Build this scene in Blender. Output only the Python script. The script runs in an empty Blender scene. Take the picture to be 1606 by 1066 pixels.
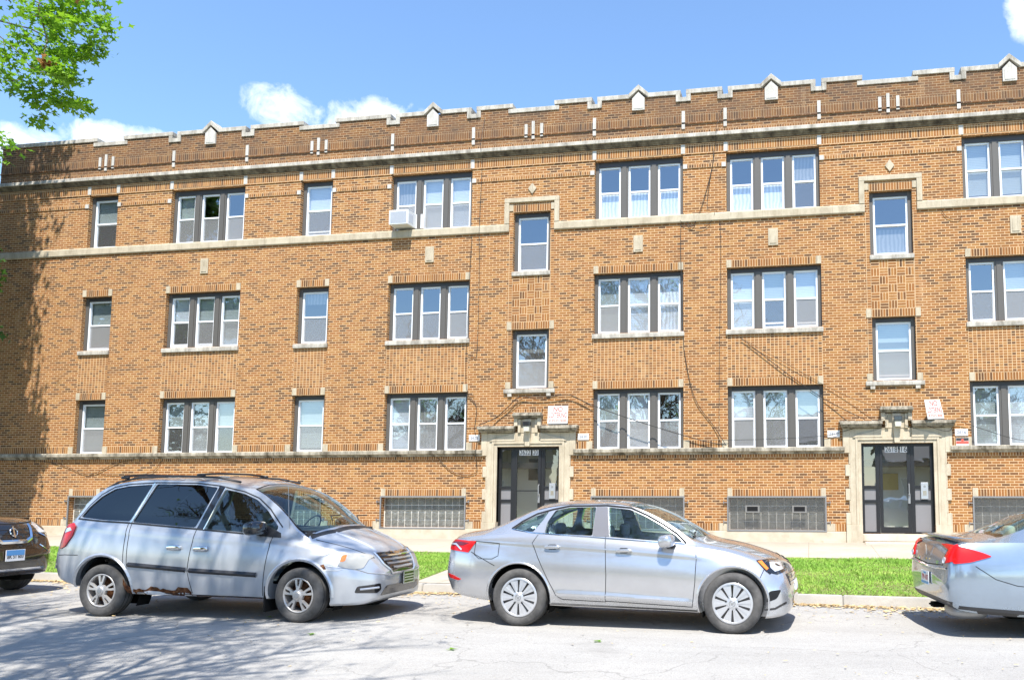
import bpy, bmesh, math, random
import numpy as np
from mathutils import Vector, Matrix
from mathutils.bvhtree import BVHTree
R = math.radians
random.seed(7); rng = np.random.default_rng(7)
C = bpy.context.scene.collection
scn = bpy.context.scene

# ------------------------------------------------------------------ camera
CAM = Vector((7.546, -21.655, 1.60))
cd = bpy.data.cameras.new('camera'); cam = bpy.data.objects.new('camera', cd); C.objects.link(cam)
cam.location = CAM
cam.rotation_euler = (R(90 + 5.399), 0, R(9.667))
cd.sensor_width = 36; cd.lens = 1300 * 36 / 1606
cd.shift_x = -(1047.2 - 803) / 1606; cd.shift_y = (650.2 - 532.5) / 1606
cd.clip_start = 0.05; cd.clip_end = 3000
scn.camera = cam

# ------------------------------------------------------------------ sun, sky, exposure
SUN_EL, SUN_AZ = 61.0, 13.0          # azimuth measured from -Y towards +X
sd = bpy.data.lights.new('sun', 'SUN'); sd.energy = 5.0; sd.angle = R(0.53); sd.color = (1.0, 0.955, 0.88)
sun = bpy.data.objects.new('sun', sd); C.objects.link(sun)
sv = Vector((math.sin(R(SUN_AZ)) * math.cos(R(SUN_EL)), -math.cos(R(SUN_AZ)) * math.cos(R(SUN_EL)), math.sin(R(SUN_EL))))
sun.rotation_euler = sv.to_track_quat('Z', 'Y').to_euler(); sun.location = (0, -30, 40)
w = bpy.data.worlds.new('World'); scn.world = w; w.use_nodes = True
nt = w.node_tree; N = nt.nodes; L = nt.links; N.clear()
out = N.new('ShaderNodeOutputWorld'); bg = N.new('ShaderNodeBackground'); L.new(bg.outputs[0], out.inputs[0])
sky = N.new('ShaderNodeTexSky'); sky.sky_type = 'NISHITA'; sky.sun_disc = False
sky.sun_elevation = R(SUN_EL); sky.sun_rotation = R(180 - SUN_AZ); sky.altitude = 200; sky.air_density = 1.0; sky.dust_density = 0.3; sky.ozone_density = 2.2
bg.inputs[1].default_value = 0.095
# small fair-weather clouds standing low over the roof, as noise-edged patches of sky directions
tc = N.new('ShaderNodeTexCoord')
def vmath(op, a, b=None, val=False):
    n = N.new('ShaderNodeVectorMath'); n.operation = op
    for i, q in enumerate((a, b)):
        if q is None: continue
        if isinstance(q, tuple): n.inputs[i].default_value = q
        else: L.new(q, n.inputs[i])
    return n.outputs['Value' if val else 'Vector']
def smath(op, a, b=0.0, clamp=False):
    n = N.new('ShaderNodeMath'); n.operation = op; n.use_clamp = clamp
    for i, q in enumerate((a, b)):
        if isinstance(q, (int, float)): n.inputs[i].default_value = q
        else: L.new(q, n.inputs[i])
    return n.outputs[0]
D = vmath('NORMALIZE', tc.outputs['Generated'])
nz = N.new('ShaderNodeTexNoise'); nz.inputs['Scale'].default_value = 30; nz.inputs['Detail'].default_value = 9; nz.inputs['Roughness'].default_value = 0.62
nz.inputs['Distortion'].default_value = 0.35
L.new(D, nz.inputs['Vector'])
nz2 = N.new('ShaderNodeTexNoise'); nz2.inputs['Scale'].default_value = 7; nz2.inputs['Detail'].default_value = 3; L.new(D, nz2.inputs['Vector'])
acc = None
for (cx, cy, cz, ru, rv, dens) in [(-.530, .745, .397, .052, .030, .80), (-.452, .795, .396, .068, .036, 1.05), (-.425, .81, .385, .060, .026, 1.05),
                             (-.712, .622, .316, .085, .026, .95), (-.66, .668, .336, .045, .026, 1.1), (-.63, .69, .340, .05, .022, 1.1),
                             (.222, .846, .490, .024, .040, .9), (.05, .90, .44, .016, .014, .55), (.085, .90, .45, .014, .010, .5),
                             (.55, -.75, .25, .25, .05, 1.0), (.75, .3, .5, .2, .08, .9)]:
    c = Vector((cx, cy, cz)).normalized(); e1 = Vector((0, 0, 1)).cross(c).normalized(); e2 = c.cross(e1)
    df = vmath('SUBTRACT', D, tuple(c))
    a = smath('MULTIPLY', vmath('DOT_PRODUCT', df, tuple(e1), True), 1 / ru)
    b = smath('MULTIPLY', vmath('DOT_PRODUCT', df, tuple(e2), True), 1 / rv)
    r2 = smath('ADD', smath('MULTIPLY', a, a), smath('MULTIPLY', b, b))
    m = smath('MULTIPLY', smath('SUBTRACT', 1.0, r2, True), dens)
    acc = m if acc is None else smath('MAXIMUM', acc, m)
nn = smath('ADD', smath('MULTIPLY', nz.outputs[0], 1.6), smath('MULTIPLY', nz2.outputs[0], .45))
cl = smath('MULTIPLY', smath('MULTIPLY', smath('SUBTRACT', smath('ADD', smath('MULTIPLY', smath('POWER', acc, .6), .9), nn), 1.44, True), 1.5, True), smath('MULTIPLY', acc, 2.5, True), True)
mix = N.new('ShaderNodeMix'); mix.data_type = 'RGBA'; L.new(cl, mix.inputs['Factor'])
hz = N.new('ShaderNodeMix'); hz.data_type = 'RGBA'; hz.inputs['Factor'].default_value = .04; hs = N.new('ShaderNodeHueSaturation'); hs.inputs['Saturation'].default_value = 1.12; hs.inputs['Value'].default_value = 1.80; L.new(sky.outputs[0], hs.inputs['Color']); L.new(hs.outputs[0], hz.inputs['A']); hz.inputs['B'].default_value = (6, 6.6, 7.5, 1)
L.new(hz.outputs['Result'], mix.inputs['A']); mix.inputs['B'].default_value = (10.2, 10.5, 11, 1)
L.new(mix.outputs['Result'], bg.inputs[0])
scn.view_settings.view_transform = 'Standard'; scn.view_settings.look = 'None'; scn.view_settings.gamma = 1
scn.view_settings.exposure = 0.88

# ------------------------------------------------------------------ materials
MATS = {}
def mat(name, col=(.5, .5, .5), rough=.6, metal=0, coat=0, spec=.5, trans=0, emit=None):
    m = bpy.data.materials.new(name); m.use_nodes = True
    p = m.node_tree.nodes['Principled BSDF']
    p.inputs['Base Color'].default_value = (*col, 1); p.inputs['Roughness'].default_value = rough; p.inputs['Metallic'].default_value = metal
    p.inputs['Coat Weight'].default_value = coat; p.inputs['Coat Roughness'].default_value = .03; p.inputs['Specular IOR Level'].default_value = spec
    MATS[name] = m; return m
class NT:
    def __init__(s, m): s.t = m.node_tree; s.p = s.t.nodes.get('Principled BSDF')
    def n(s, t, **kw):
        q = s.t.nodes.new('ShaderNode' + t)
        for k, v in kw.items():
            if hasattr(q, k): setattr(q, k, v)
        return q
    def set(s, q, **kw):
        for k, v in kw.items(): q.inputs[k.replace('_', ' ')].default_value = v
        return q
    def l(s, a, b): s.t.links.new(a, b)
    def noise(s, scale, detail=4, rough=.55, vec=None, dist=0):
        q = s.n('TexNoise'); q.inputs['Scale'].default_value = scale; q.inputs['Detail'].default_value = detail; q.inputs['Roughness'].default_value = rough; q.inputs['Distortion'].default_value = dist
        if vec is not None: s.l(vec, q.inputs['Vector'])
        return q.outputs[0]
    def ramp(s, fac, stops, interp='LINEAR'):
        q = s.n('ValToRGB'); q.color_ramp.interpolation = interp; e = q.color_ramp.elements
        while len(e) < len(stops): e.new(.5)
        for i, (p, c) in enumerate(stops): e[i].position = p; e[i].color = (*c, 1) if len(c) == 3 else c
        s.l(fac, q.inputs[0]); return q.outputs[0]
    def mix(s, f, a, b, mode='MIX'):
        q = s.n('Mix'); q.data_type = 'RGBA'; q.blend_type = mode
        for k, v in (('Factor', f), ('A', a), ('B', b)):
            if isinstance(v, (int, float)): q.inputs[k].default_value = v
            elif isinstance(v, tuple): q.inputs[k].default_value = (*v, 1)
            else: s.l(v, q.inputs[k])
        return q.outputs['Result']
    def m(s, op, a, b=0., c=None, clamp=False):
        q = s.n('Math'); q.operation = op; q.use_clamp = clamp
        for i, v in enumerate((a, b, c)):
            if v is None: continue
            if isinstance(v, (int, float)): q.inputs[i].default_value = v
            else: s.l(v, q.inputs[i])
        return q.outputs[0]
    def bump(s, h, st=.3, dist=.01):
        q = s.n('Bump'); q.inputs['Strength'].default_value = st; q.inputs['Distance'].default_value = dist; s.l(h, q.inputs['Height']); s.l(q.outputs[0], s.p.inputs['Normal'])
    def coord(s, k='Object'): return s.n('TexCoord').outputs[k]
    def sep(s, v): q = s.n('SeparateXYZ'); s.l(v, q.inputs[0]); return q.outputs
def grainy(name, c1, c2, scale, rough=.8, bump=.2, bscale=None, stops=(.35, .65), metal=0, extra=None, spec=.3):
    m = mat(name, c1, rough, metal, spec=spec); g = NT(m); v = g.coord()
    col = g.ramp(g.noise(scale, 6, .6, v), [(stops[0], c1), (stops[1], c2)])
    if extra: col = g.mix(g.m('MULTIPLY', g.m('SUBTRACT', g.noise(extra[1], 5, .65, v), extra[2], clamp=True), extra[3], clamp=True), col, extra[0])
    g.l(col, g.p.inputs['Base Color']); g.bump(g.noise(bscale or scale * 4, 5, .6, v), bump); return m

def brick(name, bw, rh, off, tint=1.0):
    m = mat(name, rough=.88, spec=.25); g = NT(m)
    uv = g.n('UVMap').outputs[0]; ob = g.coord()
    b = g.n('TexBrick'); b.offset = off; b.squash = 1
    g.l(uv, b.inputs['Vector']); b.inputs['Scale'].default_value = 1; b.inputs['Brick Width'].default_value = bw; b.inputs['Row Height'].default_value = rh
    b.inputs['Mortar Size'].default_value = .0078; b.inputs['Mortar Smooth'].default_value = .12; b.inputs['Bias'].default_value = 0
    b.inputs['Color1'].default_value = (0, 0, 0, 1); b.inputs['Color2'].default_value = (1, 1, 1, 1); b.inputs['Mortar'].default_value = (.5, .5, .5, 1)
    tone = g.ramp(b.outputs[0], [(0, (.105, .056, .030)), (.09, (.130, .064, .030)), (.19, (.19, .086, .032)), (.33, (.265, .115, .036)), (.5, (.31, .137, .040)), (.64, (.30, .123, .040)), (.8, (.345, .163, .051)), (1, (.365, .188, .066))])
    # patches laid from darker or paler batches
    big = g.noise(.55, 5, .6, ob, .4)
    tone = g.mix(g.m('MULTIPLY', g.m('SUBTRACT', big, .50, clamp=True), 2.2, clamp=True), tone, (.33, .145, .05), 'MIX')
    mid = g.noise(2.3, 5, .7, ob)
    tone = g.mix(g.ramp(mid, [(.30, (0, 0, 0)), (.75, (.38, .38, .38))]), tone, g.mix(1.0, tone, (1.25, 1.15, 1.05), 'MULTIPLY'))
    fine = g.noise(60, 3, .6, ob)
    tone = g.mix(.35, tone, g.ramp(fine, [(.3, (.35, .3, .27)), (.7, (1, 1, 1))]), 'MULTIPLY')
    mort = g.mix(g.noise(3, 4, .6, ob), (.70, .495, .295), (.51, .345, .195))
    col = g.mix(b.outputs['Fac'], tone, mort)
    # soot on the parapet brickwork, down-streaks and salt bloom
    z = g.sep(ob)[2]
    soot = g.m('MULTIPLY', g.m('MULTIPLY_ADD', z, 2.2, -24.6, clamp=True), g.m('MULTIPLY_ADD', g.noise(1.1, 7, .72, ob), 3.0, -.95, clamp=True))
    col = g.mix(g.m('MULTIPLY_ADD', g.m('MULTIPLY_ADD', z, 2.2, -24.6, clamp=True), .42, 0), col, g.mix(1.0, col, (.45, .42, .42), 'MULTIPLY')); col = g.mix(g.m('MULTIPLY', soot, .7), col, (.10, .07, .052))
    st = g.n('Mapping'); st.inputs['Scale'].default_value = (2.6, 2.6, .35); g.l(ob, st.inputs['Vector'])
    streak = g.m('MULTIPLY', g.m('SUBTRACT', g.noise(1.0, 6, .7, st.outputs[0]), .575, clamp=True), 2.6, clamp=True)
    col = g.mix(g.m('MULTIPLY', streak, .8), col, (.56, .39, .235))
    st2 = g.n('Mapping'); st2.inputs['Scale'].default_value = (1.3, 1.3, .5); st2.inputs['Location'].default_value = (7, 3, 1); g.l(ob, st2.inputs['Vector'])
    dk = g.m('MULTIPLY', g.m('SUBTRACT', g.noise(1.4, 6, .7, st2.outputs[0]), .54, clamp=True), 2.0, clamp=True)
    col = g.mix(dk, col, (.17, .085, .04))
    g.l(col, g.p.inputs['Base Color'])
    g.bump(g.m('ADD', g.m('MULTIPLY', b.outputs['Fac'], -1), g.m('MULTIPLY', fine, .25)), .55, .006)
    return m
brick('running', .2055, .0685, .5); brick('header', .1027, .0685, 0); brick('soldier', .0685, .2055, 0); brick('small_soldier', .0685, .1030, 0)

def stone(name, c1, c2, stain, amt):
    m = mat(name, c1, .85, spec=.3); g = NT(m); v = g.coord()
    col = g.ramp(g.noise(3.2, 6, .6, v), [(.3, c1), (.7, c2)])
    st = g.n('Mapping'); st.inputs['Scale'].default_value = (3, 3, .9); g.l(v, st.inputs['Vector'])
    col = g.mix(g.m('MULTIPLY', g.m('SUBTRACT', g.noise(1.5, 8, .72, st.outputs[0]), .52 - amt * .1, clamp=True), 3.2 * amt, clamp=True), col, stain)
    col = g.mix(.3, col, g.ramp(g.noise(70, 3, .6, v), [(.3, (.5, .47, .42)), (.7, (1, 1, 1))]), 'MULTIPLY')
    # joints between the stones about every 0.9 m
    x = g.sep(v)[0]; fr = g.m('FRACT', g.m('MULTIPLY', x, 1.09)); jt = g.m('LESS_THAN', fr, .009)
    col = g.mix(g.m('MULTIPLY', jt, .6), col, (.2, .16, .12))
    g.l(col, g.p.inputs['Base Color']); g.bump(g.noise(40, 5, .6, v), .25, .01); return m
stone('limestone', (.56, .49, .37), (.48, .41, .30), (.20, .15, .09), .7)
stone('trim', (.50, .47, .42), (.58, .54, .47), (.16, .14, .11), 1.0)
stone('ledge_stone', (.42, .38, .31), (.50, .45, .36), (.10, .085, .06), 1.3)
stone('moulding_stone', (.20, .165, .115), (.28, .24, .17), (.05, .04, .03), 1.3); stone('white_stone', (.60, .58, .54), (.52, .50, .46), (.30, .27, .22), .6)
grainy('foundation', (.56, .49, .38), (.46, .39, .29), 3, .9, .3, 30, extra=((.28, .2, .12), 1.7, .58, 4))
mat('frame_grey', (.095, .088, .080), .55); mat('head_shade_and_roof', (.045, .045, .05), .5)  # second tone: shade painted into the window heads, and the roof's colour
mat('sash_white', (.80, .82, .85), .35); mat('door_black', (.018, .018, .02), .35, spec=.5); mat('door_panel', (.20, .195, .20), .5)
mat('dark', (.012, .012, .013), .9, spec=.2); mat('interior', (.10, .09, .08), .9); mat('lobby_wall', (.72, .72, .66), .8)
def glass(name, tint, fac, rough=.012, gl=(1, 1, 1)):
    m = bpy.data.materials.new(name); m.use_nodes = True; t = m.node_tree; t.nodes.clear(); MATS[name] = m
    o = t.nodes.new('ShaderNodeOutputMaterial'); mx = t.nodes.new('ShaderNodeMixShader'); tr = t.nodes.new('ShaderNodeBsdfTransparent'); gs = t.nodes.new('ShaderNodeBsdfGlossy')
    tr.inputs[0].default_value = (*tint, 1); gs.inputs[0].default_value = (*gl, 1); gs.inputs['Roughness'].default_value = rough
    lw = t.nodes.new('ShaderNodeLayerWeight'); lw.inputs[0].default_value = .5; fr = t.nodes.new('ShaderNodeMath'); fr.operation = 'POWER'; fr.inputs[1].default_value = 4.5; t.links.new(lw.outputs['Facing'], fr.inputs[0])
    ad = t.nodes.new('ShaderNodeMath'); ad.operation = 'MULTIPLY_ADD'; ad.use_clamp = True; ad.inputs[1].default_value = .85; ad.inputs[2].default_value = fac + .04
    t.links.new(fr.outputs[0], ad.inputs[0]); t.links.new(ad.outputs[0], mx.inputs[0]); t.links.new(tr.outputs[0], mx.inputs[1]); t.links.new(gs.outputs[0], mx.inputs[2]); t.links.new(mx.outputs[0], o.inputs[0])
    nzz = t.nodes.new('ShaderNodeTexNoise'); nzz.inputs['Scale'].default_value = 1.7; bm = t.nodes.new('ShaderNodeBump'); bm.inputs['Strength'].default_value = .05; bm.inputs['Distance'].default_value = .05
    tcc = t.nodes.new('ShaderNodeTexCoord'); t.links.new(tcc.outputs['Object'], nzz.inputs['Vector']); t.links.new(nzz.outputs[0], bm.inputs['Height']); t.links.new(bm.outputs[0], gs.inputs['Normal'])
    return m
glass('window_glass', (.90, .94, .97), .22, gl=(.92, .97, 1.0)); glass('door_glass', (.90, .92, .92), .14); glass('car_glass', (.66, .82, .82), .04); glass('tint_glass', (.035, .05, .07), .035)
glass('lamp_clear', (.85, .86, .88), .25)
def screenmat(nm, k):
    m = bpy.data.materials.new(nm); m.use_nodes = True; t = m.node_tree; t.nodes.clear(); MATS[nm] = m
    o = t.nodes.new('ShaderNodeOutputMaterial'); mx = t.nodes.new('ShaderNodeMixShader'); tr = t.nodes.new('ShaderNodeBsdfTransparent'); d = t.nodes.new('ShaderNodeBsdfDiffuse'); d.inputs[0].default_value = (.36, .36, .36, 1)
    mx.inputs[0].default_value = k; t.links.new(tr.outputs[0], mx.inputs[1]); t.links.new(d.outputs[0], mx.inputs[2]); t.links.new(mx.outputs[0], o.inputs[0])
screenmat('insect_screen', .40); screenmat('thin_screen', .16); screenmat('dense_screen', .55)
def meshmat():
    m = bpy.data.materials.new('grille_mesh'); m.use_nodes = True; MATS['grille_mesh'] = m; g = NT(m); v = g.sep(g.coord())
    u = g.m('ADD', v[0], v[2]); q = g.m('SUBTRACT', v[0], v[2]); k = 1 / .028
    hole = g.m('MULTIPLY', g.m('GREATER_THAN', g.m('FRACT', g.m('MULTIPLY', u, k)), .20), g.m('GREATER_THAN', g.m('FRACT', g.m('MULTIPLY', q, k)), .20))
    g.p.inputs['Base Color'].default_value = (.13, .128, .12, 1); g.p.inputs['Roughness'].default_value = .6
    g.l(g.m('SUBTRACT', 1, hole), g.p.inputs['Alpha'])
meshmat()
def blindmat(name, col, slat):
    m = mat(name, col, .8); g = NT(m); v = g.sep(g.coord())
    if slat:
        f = g.m('FRACT', g.m('MULTIPLY', v[2], 1 / .045)); g.l(g.ramp(f, [(0, tuple(c * .62 for c in col)), (.35, col), (1, col)]), g.p.inputs['Base Color'])
    else:
        wv = g.m('SINE', g.m('MULTIPLY_ADD', v[0], 62, g.m('MULTIPLY', g.noise(3, 3, .5, g.coord()), 9)))
        g.l(g.ramp(g.m('MULTIPLY_ADD', wv, .5, .5), [(0, tuple(c * .66 for c in col)), (1, col)]), g.p.inputs['Base Color'])
blindmat('blind', (.36, .39, .37), True); blindmat('blind_white', (.56, .58, .60), True); blindmat('curtain', (.78, .79, .82), False); blindmat('drape', (.30, .29, .27), False)
mat('cable', (.015, .014, .013), .6); mat('sign_white', (.68, .67, .66), .5); mat('sign_red', (.62, .10, .07), .5); mat('sign_faded', (.66, .17, .12), .5); mat('ink', (.03, .03, .03), .6); mat('plaque_ink', (.12, .14, .20), .6)
mat('louvre', (.50, .53, .60), .6); mat('alu', (.60, .61, .63), .35, .7); mat('brass', (.42, .30, .10), .4, .6); mat('white_metal', (.74, .75, .76), .4); mat('lamp_glass', (.55, .53, .45), .3)
mat('steel', (.35, .35, .35), .45, .6)

def asphalt():
    m = mat('asphalt', rough=.92, spec=.2); g = NT(m); v = g.coord()
    base = g.ramp(g.noise(.35, 6, .6, v, .5), [(.3, (.33, .318, .30)), (.7, (.41, .395, .37))])
    mp = g.n('Mapping'); mp.inputs['Scale'].default_value = (.25, 1.6, 1); g.l(v, mp.inputs['Vector'])
    base = g.mix(.35, base, g.ramp(g.noise(1.2, 6, .65, mp.outputs[0]), [(.3, (.28, .273, .265)), (.72, (.46, .45, .43))]))
    ag = g.n('TexVoronoi'); ag.inputs['Scale'].default_value = 95; g.l(v, ag.inputs['Vector'])
    base = g.mix(.5, base, g.ramp(ag.outputs['Color'], [(0, (.6, .59, .58)), (.5, (.98, .98, .97)), (1, (1.25, 1.24, 1.22))]), 'MULTIPLY')
    fine = g.noise(240, 3, .7, v)
    base = g.mix(.4, base, g.ramp(fine, [(.35, (.45, .44, .43)), (.65, (1.2, 1.2, 1.2))]), 'MULTIPLY')
    wp = g.n('VectorMath'); wp.operation = 'ADD'; nzv = g.n('TexNoise'); nzv.inputs['Scale'].default_value = 2.2; nzv.inputs['Detail'].default_value = 5; g.l(v, nzv.inputs['Vector'])
    sc = g.n('VectorMath'); sc.operation = 'SCALE'; sc.inputs['Scale'].default_value = .5; g.l(nzv.outputs['Color'], sc.inputs[0]); g.l(v, wp.inputs[0]); g.l(sc.outputs[0], wp.inputs[1])
    cr = None
    for s_, wd in ((.42, .0035), (1.9, .0065)):
        vo = g.n('TexVoronoi'); vo.feature = 'DISTANCE_TO_EDGE'; vo.inputs['Scale'].default_value = s_; g.l(wp.outputs[0], vo.inputs['Vector'])
        k = g.m('LESS_THAN', vo.outputs['Distance'], wd)
        k = g.m('MULTIPLY', k, g.m('GREATER_THAN', g.noise(.9 * s_, 3, .6, v), .50 if s_ > 1 else .42)); cr = k if cr is None else g.m('MAXIMUM', cr, k)
    base = g.mix(g.m('MULTIPLY', cr, .28), base, (.075, .07, .065))
    pt = g.m('MULTIPLY', g.m('SUBTRACT', g.noise(.8, 4, .6, v), .60, clamp=True), 5, clamp=True)
    base = g.mix(g.m('MULTIPLY', pt, .5), base, (.15, .14, .13))
    g.l(base, g.p.inputs['Base Color']); g.bump(g.m('ADD', fine, g.m('MULTIPLY', ag.outputs['Distance'], 1.2)), .5, .006)
asphalt()
def concrete(name, c1, c2, joints):
    m = mat(name, rough=.9, spec=.2); g = NT(m); v = g.coord()
    c = g.ramp(g.noise(1.1, 6, .65, v), [(.3, c1), (.7, c2)])
    c = g.mix(g.m('MULTIPLY', g.m('SUBTRACT', g.noise(2.7, 7, .7, v), .56, clamp=True), 3, clamp=True), c, (.24, .20, .15))
    c = g.mix(.4, c, g.ramp(g.noise(90, 4, .7, v), [(.3, (.55, .54, .52)), (.7, (1.1, 1.1, 1.1))]), 'MULTIPLY')
    if joints:
        x, y, _ = g.sep(v); j = g.m('MAXIMUM', g.m('LESS_THAN', g.m('FRACT', g.m('MULTIPLY', x, 1 / 1.5)), .01), g.m('LESS_THAN', g.m('FRACT', g.m('MULTIPLY', y, 1 / 1.6)), .01))
        c = g.mix(g.m('MULTIPLY', j, .6), c, (.15, .12, .09))
        c = g.mix(g.m('MULTIPLY', g.m('MULTIPLY_ADD', y, .9, 1.35, clamp=True), g.m('MULTIPLY_ADD', g.noise(2.2, 6, .7, v), 1.8, -.4, clamp=True)), c, (.25, .22, .17))
    g.l(c, g.p.inputs['Base Color']); g.bump(g.noise(50, 5, .6, v), .3, .01); return m
concrete('sidewalk', (.38, .335, .27), (.47, .42, .35), True); concrete('kerb_concrete', (.36, .345, .32), (.50, .48, .44), False)
grainy('soil', (.10, .15, .03), (.20, .17, .075), 2.5, .95, .5, 25, extra=((.30, .24, .15), 3.1, .55, 3))
def grassmat():
    m = mat('grass', rough=.7, spec=.2); g = NT(m); v = g.coord(); i = g.n('ObjectInfo')
    c = g.ramp(g.noise(1.3, 5, .6, v), [(.3, (.10, .26, .022)), (.5, (.18, .38, .035)), (.62, (.26, .42, .06)), (.8, (.42, .44, .15))])
    c = g.mix(g.ramp(g.noise(35, 2, .5, v), [(.4, (0, 0, 0)), (.75, (.55, .55, .55))]), c, (.45, .50, .16))
    g.l(c, g.p.inputs['Base Color']); g.p.inputs['Subsurface Weight'].default_value = 0
grassmat()
def leafmat(name, c1, c2):
    m = bpy.data.materials.new(name); m.use_nodes = True; MATS[name] = m; g = NT(m); v = g.coord()
    c = g.ramp(g.noise(1.6, 4, .6, v), [(.3, c1), (.7, c2)]); c = g.mix(.5, c, g.ramp(g.noise(17, 2, .5, v), [(.3, (.5, .6, .5)), (.7, (1.25, 1.15, .8))]), 'MULTIPLY')
    t = m.node_tree; o = t.nodes['Material Output']; tl = g.n('BsdfTranslucent'); mx = g.n('MixShader'); mx.inputs[0].default_value = .5
    g.l(c, g.p.inputs['Base Color']); g.p.inputs['Roughness'].default_value = .5; g.l(c, tl.inputs[0]); g.l(g.p.outputs[0], mx.inputs[1]); g.l(tl.outputs[0], mx.inputs[2]); g.l(mx.outputs[0], o.inputs[0])
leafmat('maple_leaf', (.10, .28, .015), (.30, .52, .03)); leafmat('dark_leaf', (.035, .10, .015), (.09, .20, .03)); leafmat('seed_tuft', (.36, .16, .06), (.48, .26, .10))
grainy('bark', (.10, .075, .05), (.19, .15, .11), 14, .95, .8, 30)
mat('litter', (.50, .38, .20), .9)

brick('basket', .2055, .0685, 0)
stone('door_stone', (.58, .51, .39), (.50, .43, .32), (.20, .15, .09), .55); grainy('step_stone', (.50, .43, .34), (.60, .52, .42), 2.2, .9, .3, 30, extra=((.28, .22, .15), 2.1, .55, 4))
mat('block_joint', (.62, .60, .54), .9); mat('guard_metal', (.20, .20, .20), .5); mat('vent_white', (.17, .165, .155), .7)
m = mat('glass_block', (.20, .22, .21), .16, spec=.6); g = NT(m); v = g.coord(); g.l(g.ramp(g.noise(7, 4, .7, v), [(.3, (.10, .10, .09)), (.55, (.17, .168, .15)), (.75, (.30, .30, .28))]), g.p.inputs['Base Color']); g.bump(g.noise(26, 2, .5, v), .5, .02)
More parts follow.
